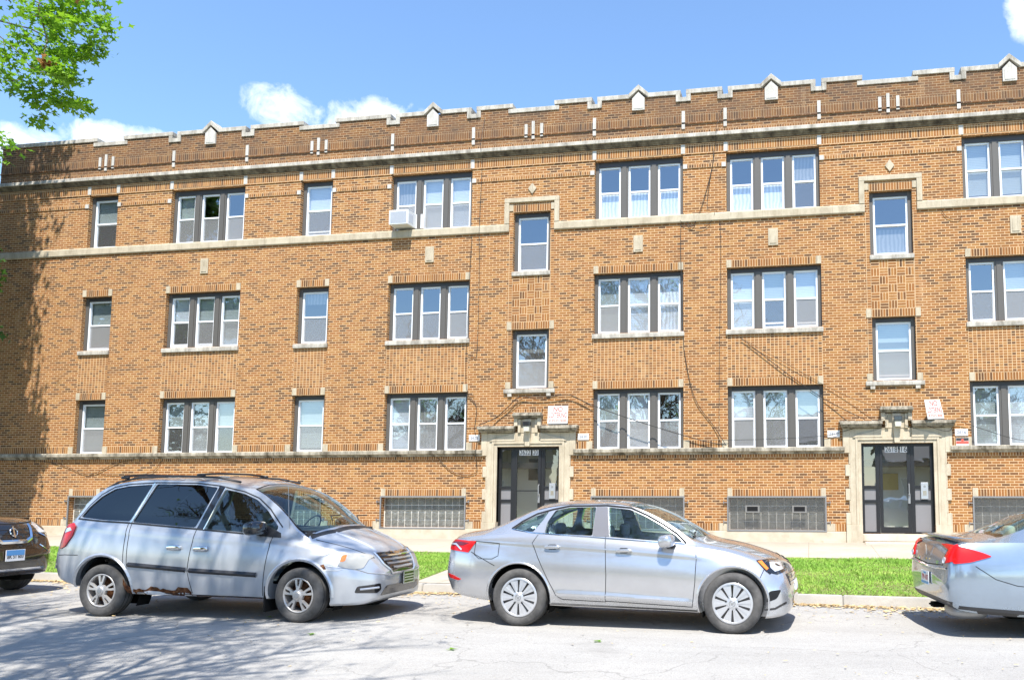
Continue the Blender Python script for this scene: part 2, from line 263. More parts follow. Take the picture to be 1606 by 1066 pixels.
# ------------------------------------------------------------------ mesh helpers
class MB:
    def __init__(s, org=(0, 0)): s.v = []; s.f = []; s.uv = []; s.org = org
    def quad(s, pts, uv=None):
        b = len(s.v); s.v += [tuple(p) for p in pts]; s.f.append(tuple(range(b, b + len(pts))))
        if uv is None: uv = [s.auto(p, pts) for p in pts]
        s.uv.append(uv)
    def auto(s, p, pts):
        a, b, c = Vector(pts[0]), Vector(pts[1]), Vector(pts[2]); n = (b - a).cross(c - a)
        if abs(n.z) > abs(n.x) and abs(n.z) > abs(n.y): return (p[0] - s.org[0], p[1])
        return (p[0] + p[1] - s.org[0], p[2] - s.org[1])
    def box(s, x0, x1, y0, y1, z0, z1):
        if x0 > x1: x0, x1 = x1, x0
        if y0 > y1: y0, y1 = y1, y0
        P = [(x0, y0, z0), (x1, y0, z0), (x1, y1, z0), (x0, y1, z0), (x0, y0, z1), (x1, y0, z1), (x1, y1, z1), (x0, y1, z1)]
        for f in ((0, 3, 2, 1), (4, 5, 6, 7), (0, 1, 5, 4), (1, 2, 6, 5), (2, 3, 7, 6), (3, 0, 4, 7)): s.quad([P[i] for i in f])
        return s
    def prism(s, pts, y0, y1):           # polygon in (x,z), extruded along y
        a = [(x, y0, z) for x, z in pts]; b = [(x, y1, z) for x, z in pts]
        area = sum(pts[i][0] * pts[(i + 1) % len(pts)][1] - pts[(i + 1) % len(pts)][0] * pts[i][1] for i in range(len(pts)))
        if area < 0: a.reverse(); b.reverse()
        s.quad(a); s.quad(b[::-1]); n = len(pts)
        for i in range(n): s.quad([a[(i + 1) % n], a[i], b[i], b[(i + 1) % n]])
        return s
    def extr(s, prof, x0, x1):           # closed profile in (y,z), extruded along x
        a = [(x0, y, z) for y, z in prof]; b = [(x1, y, z) for y, z in prof]; n = len(prof)
        s.quad(a); s.quad(b[::-1])
        for i in range(n): s.quad([a[(i + 1) % n], a[i], b[i], b[(i + 1) % n]])
        return s
    def tube(s, pts, r, n=6, r2=None):
        pts = [Vector(p) for p in pts]; rings = []; up = Vector((0.13, .21, 1)).normalized()
        for i, p in enumerate(pts):
            d = (pts[min(i + 1, len(pts) - 1)] - pts[max(i - 1, 0)])
            if d.length < 1e-9: d = Vector((1, 0, 0))
            d.normalize(); a = d.cross(up)
            if a.length < .05: a = d.cross(Vector((1, 0, 0)))
            a.normalize(); b = d.cross(a); rr = r if r2 is None else r + (r2 - r) * i / (len(pts) - 1)
            base = len(s.v)
            for k in range(n):
                t = 2 * math.pi * k / n; s.v.append(tuple(p + (a * math.cos(t) + b * math.sin(t)) * rr))
            rings.append(base)
        for i in range(len(rings) - 1):
            for k in range(n):
                f = (rings[i] + k, rings[i] + (k + 1) % n, rings[i + 1] + (k + 1) % n, rings[i + 1] + k); s.f.append(f); s.uv.append([(0, 0)] * 4)
        for q in (rings[0], rings[-1]): s.f.append(tuple(range(q, q + n))); s.uv.append([(0, 0)] * n)
        return s
    def lathe(s, prof, n=40, axis='y', c=(0, 0, 0)):      # prof: (radius, along)
        base = len(s.v)
        for k in range(n):
            t = 2 * math.pi * k / n
            for r, a in prof:
                s.v.append((c[0] + r * math.cos(t), c[1] + a, c[2] + r * math.sin(t)) if axis == 'y' else (c[0] + r * math.cos(t), c[1] + r * math.sin(t), c[2] + a))
        m = len(prof)
        for k in range(n):
            for i in range(m - 1):
                k2 = (k + 1) % n; s.f.append((base + k * m + i, base + k * m + i + 1, base + k2 * m + i + 1, base + k2 * m + i)); s.uv.append([(0, 0)] * 4)
        return s
    def ellipsoid(s, c, r, n=12, sq=1.0, m=None):
        base = len(s.v)
        for i in range(n + 1):
            ph = math.pi * i / n - math.pi / 2
            for j in range(n * 2):
                t = math.pi * j / n
                q = [math.cos(ph) * math.cos(t), math.cos(ph) * math.sin(t), math.sin(ph)]; q = [math.copysign(abs(a) ** sq, a) for a in q]
                p = Vector((q[0] * r[0], q[1] * r[1], q[2] * r[2]))
                if m is not None: p = m @ p
                s.v.append((p.x + c[0], p.y + c[1], p.z + c[2]))
        for i in range(n):
            for j in range(n * 2):
                j2 = (j + 1) % (n * 2); s.f.append((base + i * n * 2 + j, base + i * n * 2 + j2, base + (i + 1) * n * 2 + j2, base + (i + 1) * n * 2 + j)); s.uv.append([(0, 0)] * 4)
        return s
    def mesh(s, name):
        me = bpy.data.meshes.new(name); me.from_pydata(s.v, [], s.f); ul = me.uv_layers.new(name='UVMap')
        flat = [c for f in s.uv for p in f for c in p]; ul.data.foreach_set('uv', flat); me.update(); return me
def tag(o, label=None, cat=None, group=None, kind=None):
    if label: o['label'] = label
    if cat: o['category'] = cat
    if group: o['group'] = group
    if kind: o['kind'] = kind
    return o
LAST = [None]
def obj(name, mb, m, parent=None, smooth=False, bevel=0):
    me = mb.mesh(name) if isinstance(mb, MB) else mb
    o = bpy.data.objects.new(name, me); C.objects.link(o)
    ms = m if isinstance(m, (list, tuple)) else [m]
    for q in ms: me.materials.append(MATS[q] if isinstance(q, str) else q)
    if smooth: me.polygons.foreach_set('use_smooth', [True] * len(me.polygons))
    if parent: o.parent = parent
    LAST[0] = o
    if bevel or smooth:
        bm = bmesh.new(); bm.from_mesh(me); bmesh.ops.remove_doubles(bm, verts=bm.verts, dist=1e-5)
        if bevel: 
            bmesh.ops.recalc_face_normals(bm, faces=bm.faces)
            bmesh.ops.bevel(bm, geom=[e for e in bm.edges if len(e.link_faces) == 2 and e.calc_face_angle(0) > .5], offset=bevel, segments=2 if bevel > .01 else 1, affect='EDGES', clamp_overlap=True)
        bm.to_mesh(me); bm.free()
    return o
def empty(name, loc=(0, 0, 0), rz=0):
    o = bpy.data.objects.new(name, None); C.objects.link(o); o.location = loc; o.rotation_euler = (0, 0, rz); o.empty_display_size = .3; return o
def text_mb(txt, size, x, z, y, w=None, depth=.002, bold=0, slant=0):
    cu = bpy.data.curves.new('t', 'FONT'); cu.body = txt; cu.size = size; cu.align_x = 'CENTER'; cu.align_y = 'CENTER'; cu.extrude = depth; cu.offset = bold
    o = bpy.data.objects.new('t', cu); C.objects.link(o); dg = bpy.context.evaluated_depsgraph_get(); me = bpy.data.meshes.new_from_object(o.evaluated_get(dg))
    xs = [v.co.x for v in me.vertices]; k = 1
    if w and xs: k = w / (max(xs) - min(xs))
    mb = MB(); mb.v = [(v.co.x * k + x + slant * v.co.y, y - v.co.z, v.co.y + z) for v in me.vertices]; mb.f = [tuple(p.vertices) for p in me.polygons]; mb.uv = [[(0, 0)] * len(f) for f in mb.f]
    bpy.data.objects.remove(o); bpy.data.curves.remove(cu); bpy.data.meshes.remove(me); return mb
def joinmb(*ms):
    r = MB()
    for m in ms:
        b = len(r.v); r.v += m.v; r.f += [tuple(i + b for i in f) for f in m.f]; r.uv += m.uv
    return r
# ------------------------------------------------------------------ ground
def kerb_y(x): return -8.78 - .072 * x
def lawn_y(x): return -3.30 - .03 * x
def sheet(name, fa, fb, za, zb, m, x0=-60, x1=60, n=60, kind='structure'):
    mb = MB()
    for i in range(n):
        a = x0 + (x1 - x0) * i / n; b = x0 + (x1 - x0) * (i + 1) / n
        mb.quad([(a, fa(a), za), (b, fa(b), za), (b, fb(b), zb), (a, fb(a), zb)])
    return tag(obj(name, mb, m), kind=kind)
g = MB(); g.quad([(-1500, -1500, -.03), (1500, -1500, -.03), (1500, 1500, -.03), (-1500, 1500, -.03)]); tag(obj('ground', g, 'soil'), kind='structure')
sheet('road', lambda x: kerb_y(x) - 11.6, lambda x: kerb_y(x) + .05, 0, 0, 'asphalt')
g = MB()
for i in range(90):
    a = -60 + i * 120 / 90; b = a + 120 / 90 - .008
    for (o0, o1) in ((0, .16),):
        P = [(a, kerb_y(a)), (b, kerb_y(b)), (b, kerb_y(b) + .17), (a, kerb_y(a) + .17)]
        z = .14
        bt = [(p[0], p[1], -.02) for p in P]; tp = [(p[0], p[1] + (.025 if k < 2 else 0), z) for k, p in enumerate(P)]
        g.quad(tp); g.quad([bt[0], bt[1], tp[1], tp[0]]); g.quad([bt[1], bt[2], tp[2], tp[1]]); g.quad([bt[2], bt[3], tp[3], tp[2]]); g.quad([bt[3], bt[0], tp[0], tp[3]])
tag(obj('kerb', g, 'kerb_concrete', bevel=.012), kind='structure')
sheet('lawn', lambda x: kerb_y(x) + .16, lambda x: lawn_y(x), .132, .235, 'soil')
sheet('pavement', lambda x: lawn_y(x), lambda x: .1, .24, .375, 'sidewalk')
g = MB(); pw = [(1.10, kerb_y(1.1) + .165, .146), (2.55, kerb_y(2.5) + .165, .146), (1.75, lawn_y(1.5) + .01, .246), (.35, lawn_y(.3) + .01, .246)]
g.quad(pw); g.quad([(pw[3][0], pw[3][1], pw[3][2]), (pw[0][0], pw[0][1], pw[0][2]), (pw[0][0], pw[0][1], .05), (pw[3][0], pw[3][1], .05)]); tag(obj('path', g, 'sidewalk'), kind='structure')
# far side of the street (behind the camera)
sheet('far_kerb', lambda x: kerb_y(x) - 11.78, lambda x: kerb_y(x) - 11.6, .14, .14, 'kerb_concrete')
sheet('far_lawn', lambda x: kerb_y(x) - 14.4, lambda x: kerb_y(x) - 11.78, .13, .13, 'soil')
sheet('far_pavement', lambda x: kerb_y(x) - 16.3, lambda x: kerb_y(x) - 14.4, .135, .135, 'sidewalk')

def fast_mesh(name, V, F, m, nv):
    me = bpy.data.meshes.new(name); me.vertices.add(len(V)); me.vertices.foreach_set('co', V.astype(np.float32).ravel())
    F = np.asarray(F).reshape(-1, nv); k = len(F); me.loops.add(k * nv); me.loops.foreach_set('vertex_index', F.astype(np.int32).ravel())
    me.polygons.add(k); me.polygons.foreach_set('loop_start', np.arange(0, k * nv, nv, dtype=np.int32)); me.polygons.foreach_set('loop_total', np.full(k, nv, dtype=np.int32))
    me.update(calc_edges=True); me.validate(); return obj(name, me, m)
# grass blades over the strip lawn, denser where it is seen
nb = 230000
x = rng.uniform(-15, 13.5, nb); t = rng.uniform(0, 1, nb) ** .9
y0 = -8.78 - .072 * x + .19; y1 = -3.30 - .03 * x - .02
y = y0 + (y1 - y0) * t; z = .13 + (.235 - .13) * t
patch0 = np.sin(x * 3.1 + 1.7 * np.sin(y * 2.2)) * np.sin(y * 4.3 + x) + rng.normal(0, .45, nb)
keep = (patch0 < 1.25) & ~((x > 1.08 - (y + 8.86) * .133 - .03) & (x < 2.6 - (y + 8.86) * .133 + .03))
patch = np.sin(x * 1.3 + 2) * np.sin(y * 2.1 + x * .4) + .5 * np.sin(x * 4.1) * np.sin(y * 3.7)
x, y, z, patch = x[keep], y[keep], z[keep], patch[keep]; nb = len(x)
h = rng.uniform(.018, .050, nb) * (1 + .45 * patch); a = rng.uniform(0, 6.283, nb); wd = rng.uniform(.004, .009, nb); ln = rng.normal(0, .03, (nb, 2))
V = np.empty((nb, 3, 3)); V[:, 0] = np.stack([x - wd * np.cos(a), y - wd * np.sin(a), z], 1); V[:, 1] = np.stack([x + wd * np.cos(a), y + wd * np.sin(a), z], 1); V[:, 2] = np.stack([x + ln[:, 0], y + ln[:, 1], z + h], 1)
o = fast_mesh('grass', V.reshape(-1, 3), np.arange(nb * 3), 'grass', 3); tag(o, 'bright green mown grass growing on the strip between kerb and pavement', 'grass', kind='stuff')
# dry seed litter along the gutter and scattered over the street
n1 = 9000
x = rng.uniform(-12, 13, n1); d = rng.exponential(.16, n1) * (1 + .6 * np.sin(x * 2.3)) ; y = -8.79 - .072 * x - np.abs(d)
x2 = rng.uniform(-9, 12, 1500); y2 = -9.2 - rng.exponential(1.3, 1500); x = np.concatenate([x, x2]); y = np.concatenate([y, y2]); k = len(x)
z = rng.uniform(.004, .02, k); a = rng.uniform(0, 6.28, k); s1 = rng.uniform(.010, .035, k); s1[n1:] *= .6; s2 = s1 * rng.uniform(.25, .6, k)
V = np.empty((k, 4, 3))
for i, (sx, sy) in enumerate(((-1, -1), (1, -1), (1, 1), (-1, 1))):
    V[:, i] = np.stack([x + sx * s1 * np.cos(a) - sy * s2 * np.sin(a), y + sx * s1 * np.sin(a) + sy * s2 * np.cos(a), z + rng.uniform(0, .012, k)], 1)
o = fast_mesh('seed_litter', V.reshape(-1, 3), np.arange(k * 4), 'litter', 4); tag(o, 'dry tan seed and leaf litter gathered along the gutter', 'litter', kind='stuff')
gm = MATS['litter']; G = NT(gm); G.l(G.ramp(G.noise(9, 3, .6, G.coord()), [(.3, (.30, .19, .09)), (.5, (.55, .40, .20)), (.7, (.72, .58, .30)), (.8, (.30, .42, .10))]), G.p.inputs['Base Color'])

# ------------------------------------------------------------------ the building
B = empty('apartment_building'); tag(B, 'long three storey tan brick apartment block with stepped stone parapet and two arched stone doorways', 'apartment building')
T = [(4.417, 2.768), (7.60, 5.93), (10.796, 9.13)]      # head and sill of each storey's windows
ENT = [0.0, 9.745, 19.49]
TRI = [(-11.475, -8.995), (-4.27, -1.795), (1.80, 4.28), (5.46, 7.94), (11.56, 14.04), (15.22, 17.70)]
SNG = [(-14.37, -13.35), (-7.15, -6.13)]
XL, XR = -17.70, 22.2; WZ0, WZ1 = .38, 12.30
ops = []; wins = []
for (a, b) in TRI + SNG:
    for k, (t, s) in enumerate(T): ops.append((a, b, s, t)); wins.append((a, b, s, t, k, b - a > 2))
for c in ENT:
    for k, (t, s) in ((2, (9.465, 7.77)), (1, (6.126, 4.475))): ops.append((c - .54, c + .54, s, t)); wins.append((c - .54, c + .54, s, t, k, False))
    ops.append((c - .885, c + .885, .59, 2.87))
BAS = [(a, b) for (a, b) in TRI] + [(a, b) for (a, b) in SNG]
for (a, b) in BAS: ops.append((a, b, .65, 1.51))
def wall_grid(mb, x0, x1, z0, z1, ops, y=0, dep=.24):
    xs = sorted({x0, x1} | {v for o in ops for v in o[:2] if x0 < v < x1}); zs = sorted({z0, z1} | {v for o in ops for v in o[2:] if z0 < v < z1})
    for i in range(len(xs) - 1):
        for j in range(len(zs) - 1):
            cx, cz = (xs[i] + xs[i + 1]) / 2, (zs[j] + zs[j + 1]) / 2
            if any(o[0] < cx < o[1] and o[2] < cz < o[3] for o in ops): continue
            mb.quad([(xs[i], y, zs[j]), (xs[i + 1], y, zs[j]), (xs[i + 1], y, zs[j + 1]), (xs[i], y, zs[j + 1])])
    for a, b, s, t in ops:
        mb.quad([(a, y, s), (a, y, t), (a, y + dep, t), (a, y + dep, s)]); mb.quad([(b, y, t), (b, y, s), (b, y + dep, s), (b, y + dep, t)])
        mb.quad([(a, y, t), (b, y, t), (b, y + dep, t), (a, y + dep, t)]); mb.quad([(b, y, s), (a, y, s), (a, y + dep, s), (b, y + dep, s)])
mb = MB(); wall_grid(mb, XL, XR, WZ0, WZ1, ops)
D = 13.0
mb.quad([(XL, D, WZ0), (XL, 0, WZ0), (XL, 0, WZ1), (XL, D, WZ1)]); mb.quad([(XR, 0, WZ0), (XR, D, WZ0), (XR, D, WZ1), (XR, 0, WZ1)]); mb.quad([(XR, D, WZ0), (XL, D, WZ0), (XL, D, WZ1), (XR, D, WZ1)])
mb.quad([(XL, .3, 11.2), (XL, .3, WZ1), (XR, .3, WZ1), (XR, .3, 11.2)])
# merlons: brick up to the coping
def merlons():
    L_, G_ = [], []
    def unit(c, l, r):      # low middle with short merlons and notches beside
        return
    return L_
MER = []      # (x0, x1, top of brick)
low, top = 12.37, 12.50
def addm(a, b, z): MER.append((a, b, z))
PAR = [('m', XL, -14.28), ('l', -14.28, -13.22), ('m', -13.22, -11.62), ('n', -11.62, -11.33), ('g', -11.33, -9.13), ('n', -9.13, -8.84), ('m', -8.84, -7.22), ('l', -7.22, -6.06), ('m', -6.06, -4.42), ('n', -4.42, -4.13), ('g', -4.13, -1.93),
       ('n', -1.93, -1.64), ('m', -1.64, -.68), ('l', -.68, .68), ('m', .68, 1.64), ('n', 1.64, 1.93), ('g', 1.93, 4.15), ('n', 4.15, 4.44), ('m', 4.44, 5.30), ('n', 5.30, 5.59), ('g', 5.59, 7.81), ('n', 7.81, 8.10),
       ('m', 8.10, 9.03), ('l', 9.03, 10.46), ('m', 10.46, 11.38), ('n', 11.38, 11.67), ('g', 11.67, 13.93), ('n', 13.93, 14.22), ('m', 14.22, 15.04), ('n', 15.04, 15.33), ('g', 15.33, 17.59), ('n', 17.59, 17.88), ('m', 17.88, 18.8), ('l', 18.8, 20.2), ('m', 20.2, XR)]
HT = {'m': 12.655, 'g': 12.645, 'l': 12.50, 'n': 12.44}
cop = MB()
for i, (k, a, b) in enumerate(PAR):
    if k in 'mg':
        z = HT[k] - .12; mb.quad([(a, 0, WZ1), (b, 0, WZ1), (b, 0, z), (a, 0, z)]); mb.quad([(a, .3, WZ1), (a, 0, WZ1), (a, 0, z), (a, .3, z)]); mb.quad([(b, 0, WZ1), (b, .3, WZ1), (b, .3, z), (b, 0, z)]); mb.quad([(b, .3, WZ1), (a, .3, WZ1), (a, .3, z), (b, .3, z)])
    elif k == 'l':
        z = HT[k] - .12; mb.quad([(a, 0, WZ1), (b, 0, WZ1), (b, 0, z), (a, 0, z)]); mb.quad([(b, .3, WZ1), (a, .3, WZ1), (a, .3, z), (b, .3, z)])
obj('wall', mb, 'running', B)
E = .035
for i, (k, a, b) in enumerate(PAR):
    zt = HT[k]; zb = zt - .125
    if k == 'n': cop.box(a + .02, b - .02, -E + .004, .34, zb, zt)
    elif k == 'g':
        c = (a + b) / 2; cop.box(a - .07, c - .235, -E, .335, zb, zt); cop.box(c + .235, b + .07, -E, .335, zb, zt)
        cop.prism([(c - .27, zt - .125), (c - .27, zt + .005), (c, zt + .25), (c + .27, zt + .005), (c + .27, zt - .125), (c, zt + .10)], -E - .03, .36)
    else: cop.box(a - (.07 if i else .05), b + (.07 if i < len(PAR) - 1 else .05), -E if k == 'm' else -E + .006, .335 if k == 'm' else .33, zb, zt)
    # upright returns at the sides of each notch
    if k == 'n':
        for xx in (a, b): cop.box(xx - .062, xx + .062, -E - .004, .337, HT['n'] - .125, HT['m'] - .13)
obj('coping', cop, 'trim', B, bevel=.008)
for (a, b) in TRI:
    c = (a + b) / 2
    if a in (5.46,): c = 6.70
    mb = MB().prism([(c - .175, 12.16), (c + .175, 12.16), (c + .175, 12.50), (c, 12.68), (c - .175, 12.50)], -.055, -.002)
    mb.prism([(c - .13, 12.20), (c + .13, 12.20), (c + .13, 12.47), (c, 12.61), (c - .13, 12.47)], -.064, -.055); obj('gable_stone', mb, 'white_stone', B)
    mb = MB().box(c - .13, c + .13, -.028, -.002, 8.15, 8.61).box(c - .085, c + .085, -.040, -.028, 8.20, 8.56); obj('stone_plaque', mb, 'limestone', B, bevel=.006)
for c in ENT: obj('diamond_stone', MB().prism([(c - .12, 10.13), (c, 9.97), (c + .12, 10.13), (c, 10.29)], -.03, -.002), 'limestone', B)
BARX = ENT + [-13.86, -6.64]
for c in BARX:
    for dx, z0, z1 in ((-.21, 11.63, 12.01), (0, 11.57, 12.09), (.25, 11.63, 12.01)): obj('stone_bar', MB().box(c + dx - .042, c + dx + .042, -.03, -.001, z0, z1), 'white_stone', B)
for i, (k, a, b) in enumerate(PAR):
    if k == 'n': c = (a + b) / 2; obj('stone_bar', MB().box(c - .045, c + .045, -.03, -.001, 11.53, 12.04), 'white_stone', B)
# continuous courses
def band(name, m, z0, z1, segs, pr=.006, parent=B):
    for a, b in segs: obj(name, MB((segs[0][0], z0)).box(a, b, -pr, -.0005, z0, z1), m, parent)
def blocks(name, m, lst, bevel=0):
    for q in lst: obj(name, MB().box(*q), m, B, bevel=bevel)
def cutx(a, b, holes):
    r = []; x = a
    for h0, h1 in sorted(holes):
        if h1 < a or h0 > b: continue
        if h0 > x: r.append((x, min(h0, b)))
        x = max(x, h1)
    if x < b: r.append((x, b))
    return r
band('soldier_band', 'soldier', 11.715, 11.955, [(XL, XR)]); band('soldier_band', 'small_soldier', 11.375, 11.478, [(XL, XR)])
lm = MB().box(XL, XR, -.03, -.0005, 11.665, 11.712); obj('drip_course', lm, 'running', B)
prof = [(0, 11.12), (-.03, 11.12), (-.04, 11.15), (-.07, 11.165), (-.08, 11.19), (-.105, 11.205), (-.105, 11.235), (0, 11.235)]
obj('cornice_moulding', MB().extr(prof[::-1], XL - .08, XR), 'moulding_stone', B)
prof = [(0, 11.237), (-.140, 11.237), (-.15, 11.245), (-.15, 11.33), (-.14, 11.345), (0, 11.372)]
mb = MB().extr(prof[::-1], XL - .12, XR); obj('cornice', mb, 'trim', B)
winx = TRI + SNG
band('soldier_band', 'soldier', 10.84, 11.075, [(XL, XR)], .008); lm = MB()
for a, b in cutx(XL, XR, winx): obj('drip_course', MB().box(a, b, -.022, -.0005, 10.80, 10.838), 'running', B)
holes2 = [(a - .13, b + .13) for a, b in winx]
band('soldier_band', 'small_soldier', 10.41, 10.512, cutx(XL, XR, holes2), .02)
# stone belt under the third-storey windows, stepping up as a hood over the stair windows
bp_ = [(0, 8.90), (-.035, 8.90), (-.055, 8.925), (-.055, 9.10), (-.03, 9.13), (0, 9.13)]
mb = MB()
for a, b in cutx(XL - .03, XR, [(c - .66, c + .66) for c in ENT]): mb.extr(bp_[::-1], a, b)
for (a, b) in winx: mb.box(a, b, 0, .12, 9.05, 9.131)
obj('belt_course', mb, 'limestone', B)
for c in ENT:
    mb = MB()
    mb.box(c - .80, c + .80, -.057, -.001, 9.74, 9.87); mb.box(c - .80, c - .66, -.0565, -.001, 9.131, 9.74); mb.box(c + .66, c + .80, -.0565, -.001, 9.131, 9.74)
    mb.box(c - .68, c - .55, -.02, -.001, 9.50, 9.70); mb.box(c + .55, c + .68, -.02, -.001, 9.50, 9.70); obj('window_hood', mb, 'limestone', B, bevel=.008)
    band('soldier_lintel', 'soldier', 9.467, 9.70, [(c - .545, c + .545)], .012)
    band('soldier_lintel', 'soldier', 6.128, 6.335, [(c - .545, c + .545)], .012)
    blocks('corner_block', 'limestone', [(c - .68, c - .55, -.022, -.001, 6.12, 6.345), (c + .55, c + .68, -.022, -.001, 6.12, 6.345), (c - .69, c - .55, -.022, -.001, 4.476, 4.66), (c + .55, c + .69, -.022, -.001, 4.476, 4.66)])
    for s in (-1, 1):
        x0, x1 = (c - .655, c - .552) if s < 0 else (c + .552, c + .655)
        mb = MB((x0, 4.66)).box(x0, x1, -.006, -.0005, 4.661, 6.119).box(x0, x1, -.006, -.0005, 6.346, 8.899 if True else 0); obj('header_strip', mb, 'header', B)
    # basket-weave panel: squares of three bricks, turned about
    mb = MB(); nx, nz_ = 5, 6; cs = 1.084 / nx; ch = (7.625 - 6.338) / nz_
    for i in range(nx):
        for j in range(nz_):
            x0 = c - .542 + i * cs; z0 = 6.338 + j * ch; P = [(x0, -.006, z0), (x0 + cs, -.006, z0), (x0 + cs, -.006, z0 + ch), (x0, -.006, z0 + ch)]
            k0, k1 = (i + 2 * j) * .2055, 3 * (i + j * 7) * .0685
            if (i + j) % 2: uv = [(k0, k1), (k0 + .2055, k1), (k0 + .2055, k1 + .2055), (k0, k1 + .2055)]
            else: uv = [(k0, k1), (k0, k1 + .2055), (k0 + .2055, k1 + .2055), (k0 + .2055, k1)]
            mb.quad(P, uv)
    me_m = 'basket'; obj('basket_weave_panel', mb, 'basket', B)
# lintels, sills, stacked header panels, corner stones
sill = [(.14, 0), (-.05, 0), (-.062, .012), (-.062, .115), (-.05, .13), (.14, .15)]
for (a, b) in TRI + SNG:
    for k, (t, s) in enumerate(T):
        if k < 2:
            blocks('lintel_stone', 'limestone', [(a - .005, a + .125, -.024, -.001, t + .003, t + .215), (b - .125, b + .005, -.024, -.001, t + .003, t + .215)])
            band('soldier_lintel', 'soldier', t + .002, t + .207, [(a + .127, b - .127)], .014)
        if k == 1:
            mb = MB().extr([(y, s - .148 + z) for y, z in sill][::-1], a - .03, b + .03); obj('window_sill', mb, 'trim', B, bevel=.006)
            band('stack_panel', 'header', T[0][0] + .217, s - .15, [(a + .002, b - .002)], .004)
        if k == 2:
            blocks('jamb_stone', 'white_stone', [(a - .12, a - .005, -.030, -.001, 10.40, 10.522), (b + .005, b + .12, -.030, -.001, 10.40, 10.522), (a - .06, a + .05, -.026, -.001, 10.83, 11.078), (b - .05, b + .06, -.026, -.001, 10.83, 11.078)])
        if k == 0:
            blocks('corner_block', 'limestone', [(a - .16, a - .002, -.020, -.001, 2.775, 3.0), (b + .002, b + .16, -.020, -.001, 2.775, 3.0)])
    band('soldier_lintel', 'soldier', 1.512, 1.735, [(a + .10, b - .10)], .008)
    blocks('corner_block', 'limestone', [(a - .02, a + .10, -.02, -.001, 1.511, 1.745), (b - .10, b + .02, -.02, -.001, 1.511, 1.745), (a - .24, a - .002, -.02, -.001, .642, .84), (b + .002, b + .24, -.02, -.001, .642, .84)])
for c in ENT:
    mb = MB().extr([(y, 4.475 - .135 + z * .9) for y, z in sill][::-1], c - .73, c + .73)
    mb.box(c - .62, c - .50, -.05, -.001, 4.25, 4.338).box(c + .50, c + .62, -.05, -.001, 4.25, 4.338); obj('window_sill', mb, 'trim', B, bevel=.006)
    mb = MB().extr([(y * .8, 7.77 - .14 + z * .95) for y, z in sill][::-1], c - .56, c + .56); obj('window_sill', mb, 'trim', B, bevel=.006)
hol = [(a - .16, b + .16) for a, b in winx] + [(c - 1.33, c + 1.33) for c in ENT]
band('soldier_band', 'soldier', 2.80, 3.0, cutx(XL, XR, hol), .008)
hol = [(c - 1.30, c + 1.30) for c in ENT]
band('soldier_band', 'small_soldier', 2.53, 2.63, cutx(XL, XR, hol), .018)
prof = [(0, 2.62), (-.045, 2.62), (-.055, 2.655), (-.09, 2.685), (-.125, 2.695), (-.125, 2.775), (-.10, 2.793), (0, 2.80)]
mb = MB()
for a, b in cutx(XL - .06, XR, hol): mb.extr(prof[::-1], a, b)
for (a, b) in winx: mb.box(a, b, .001, .13, 2.72, 2.790)
obj('ledge', mb, 'ledge_stone', B)
hol = [(a - .24, b + .24) for a, b in BAS] + [(c - 1.30, c + 1.30) for c in ENT]
band('soldier_band', 'soldier', .645, .835, cutx(XL, XR, hol), .008)
mb = MB()
for a, b in cutx(XL - .03, XR, [(c - 1.29, c + 1.29) for c in ENT]): mb.box(a, b, -.035, .2, .10, .635)
obj('foundation', mb, 'foundation', B, bevel=.01)
mb = MB((0, 0)).box(XL + .3, XR - .3, .3, D - .1, 11.15, 11.25); obj('roof', mb, 'head_shade_and_roof', B)
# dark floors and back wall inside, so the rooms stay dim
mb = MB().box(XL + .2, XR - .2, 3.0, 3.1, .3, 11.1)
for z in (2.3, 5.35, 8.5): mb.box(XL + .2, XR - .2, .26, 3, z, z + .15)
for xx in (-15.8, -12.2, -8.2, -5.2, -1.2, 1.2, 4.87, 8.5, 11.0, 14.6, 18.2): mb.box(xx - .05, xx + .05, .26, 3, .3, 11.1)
obj('interior_wall', mb, 'interior', B)

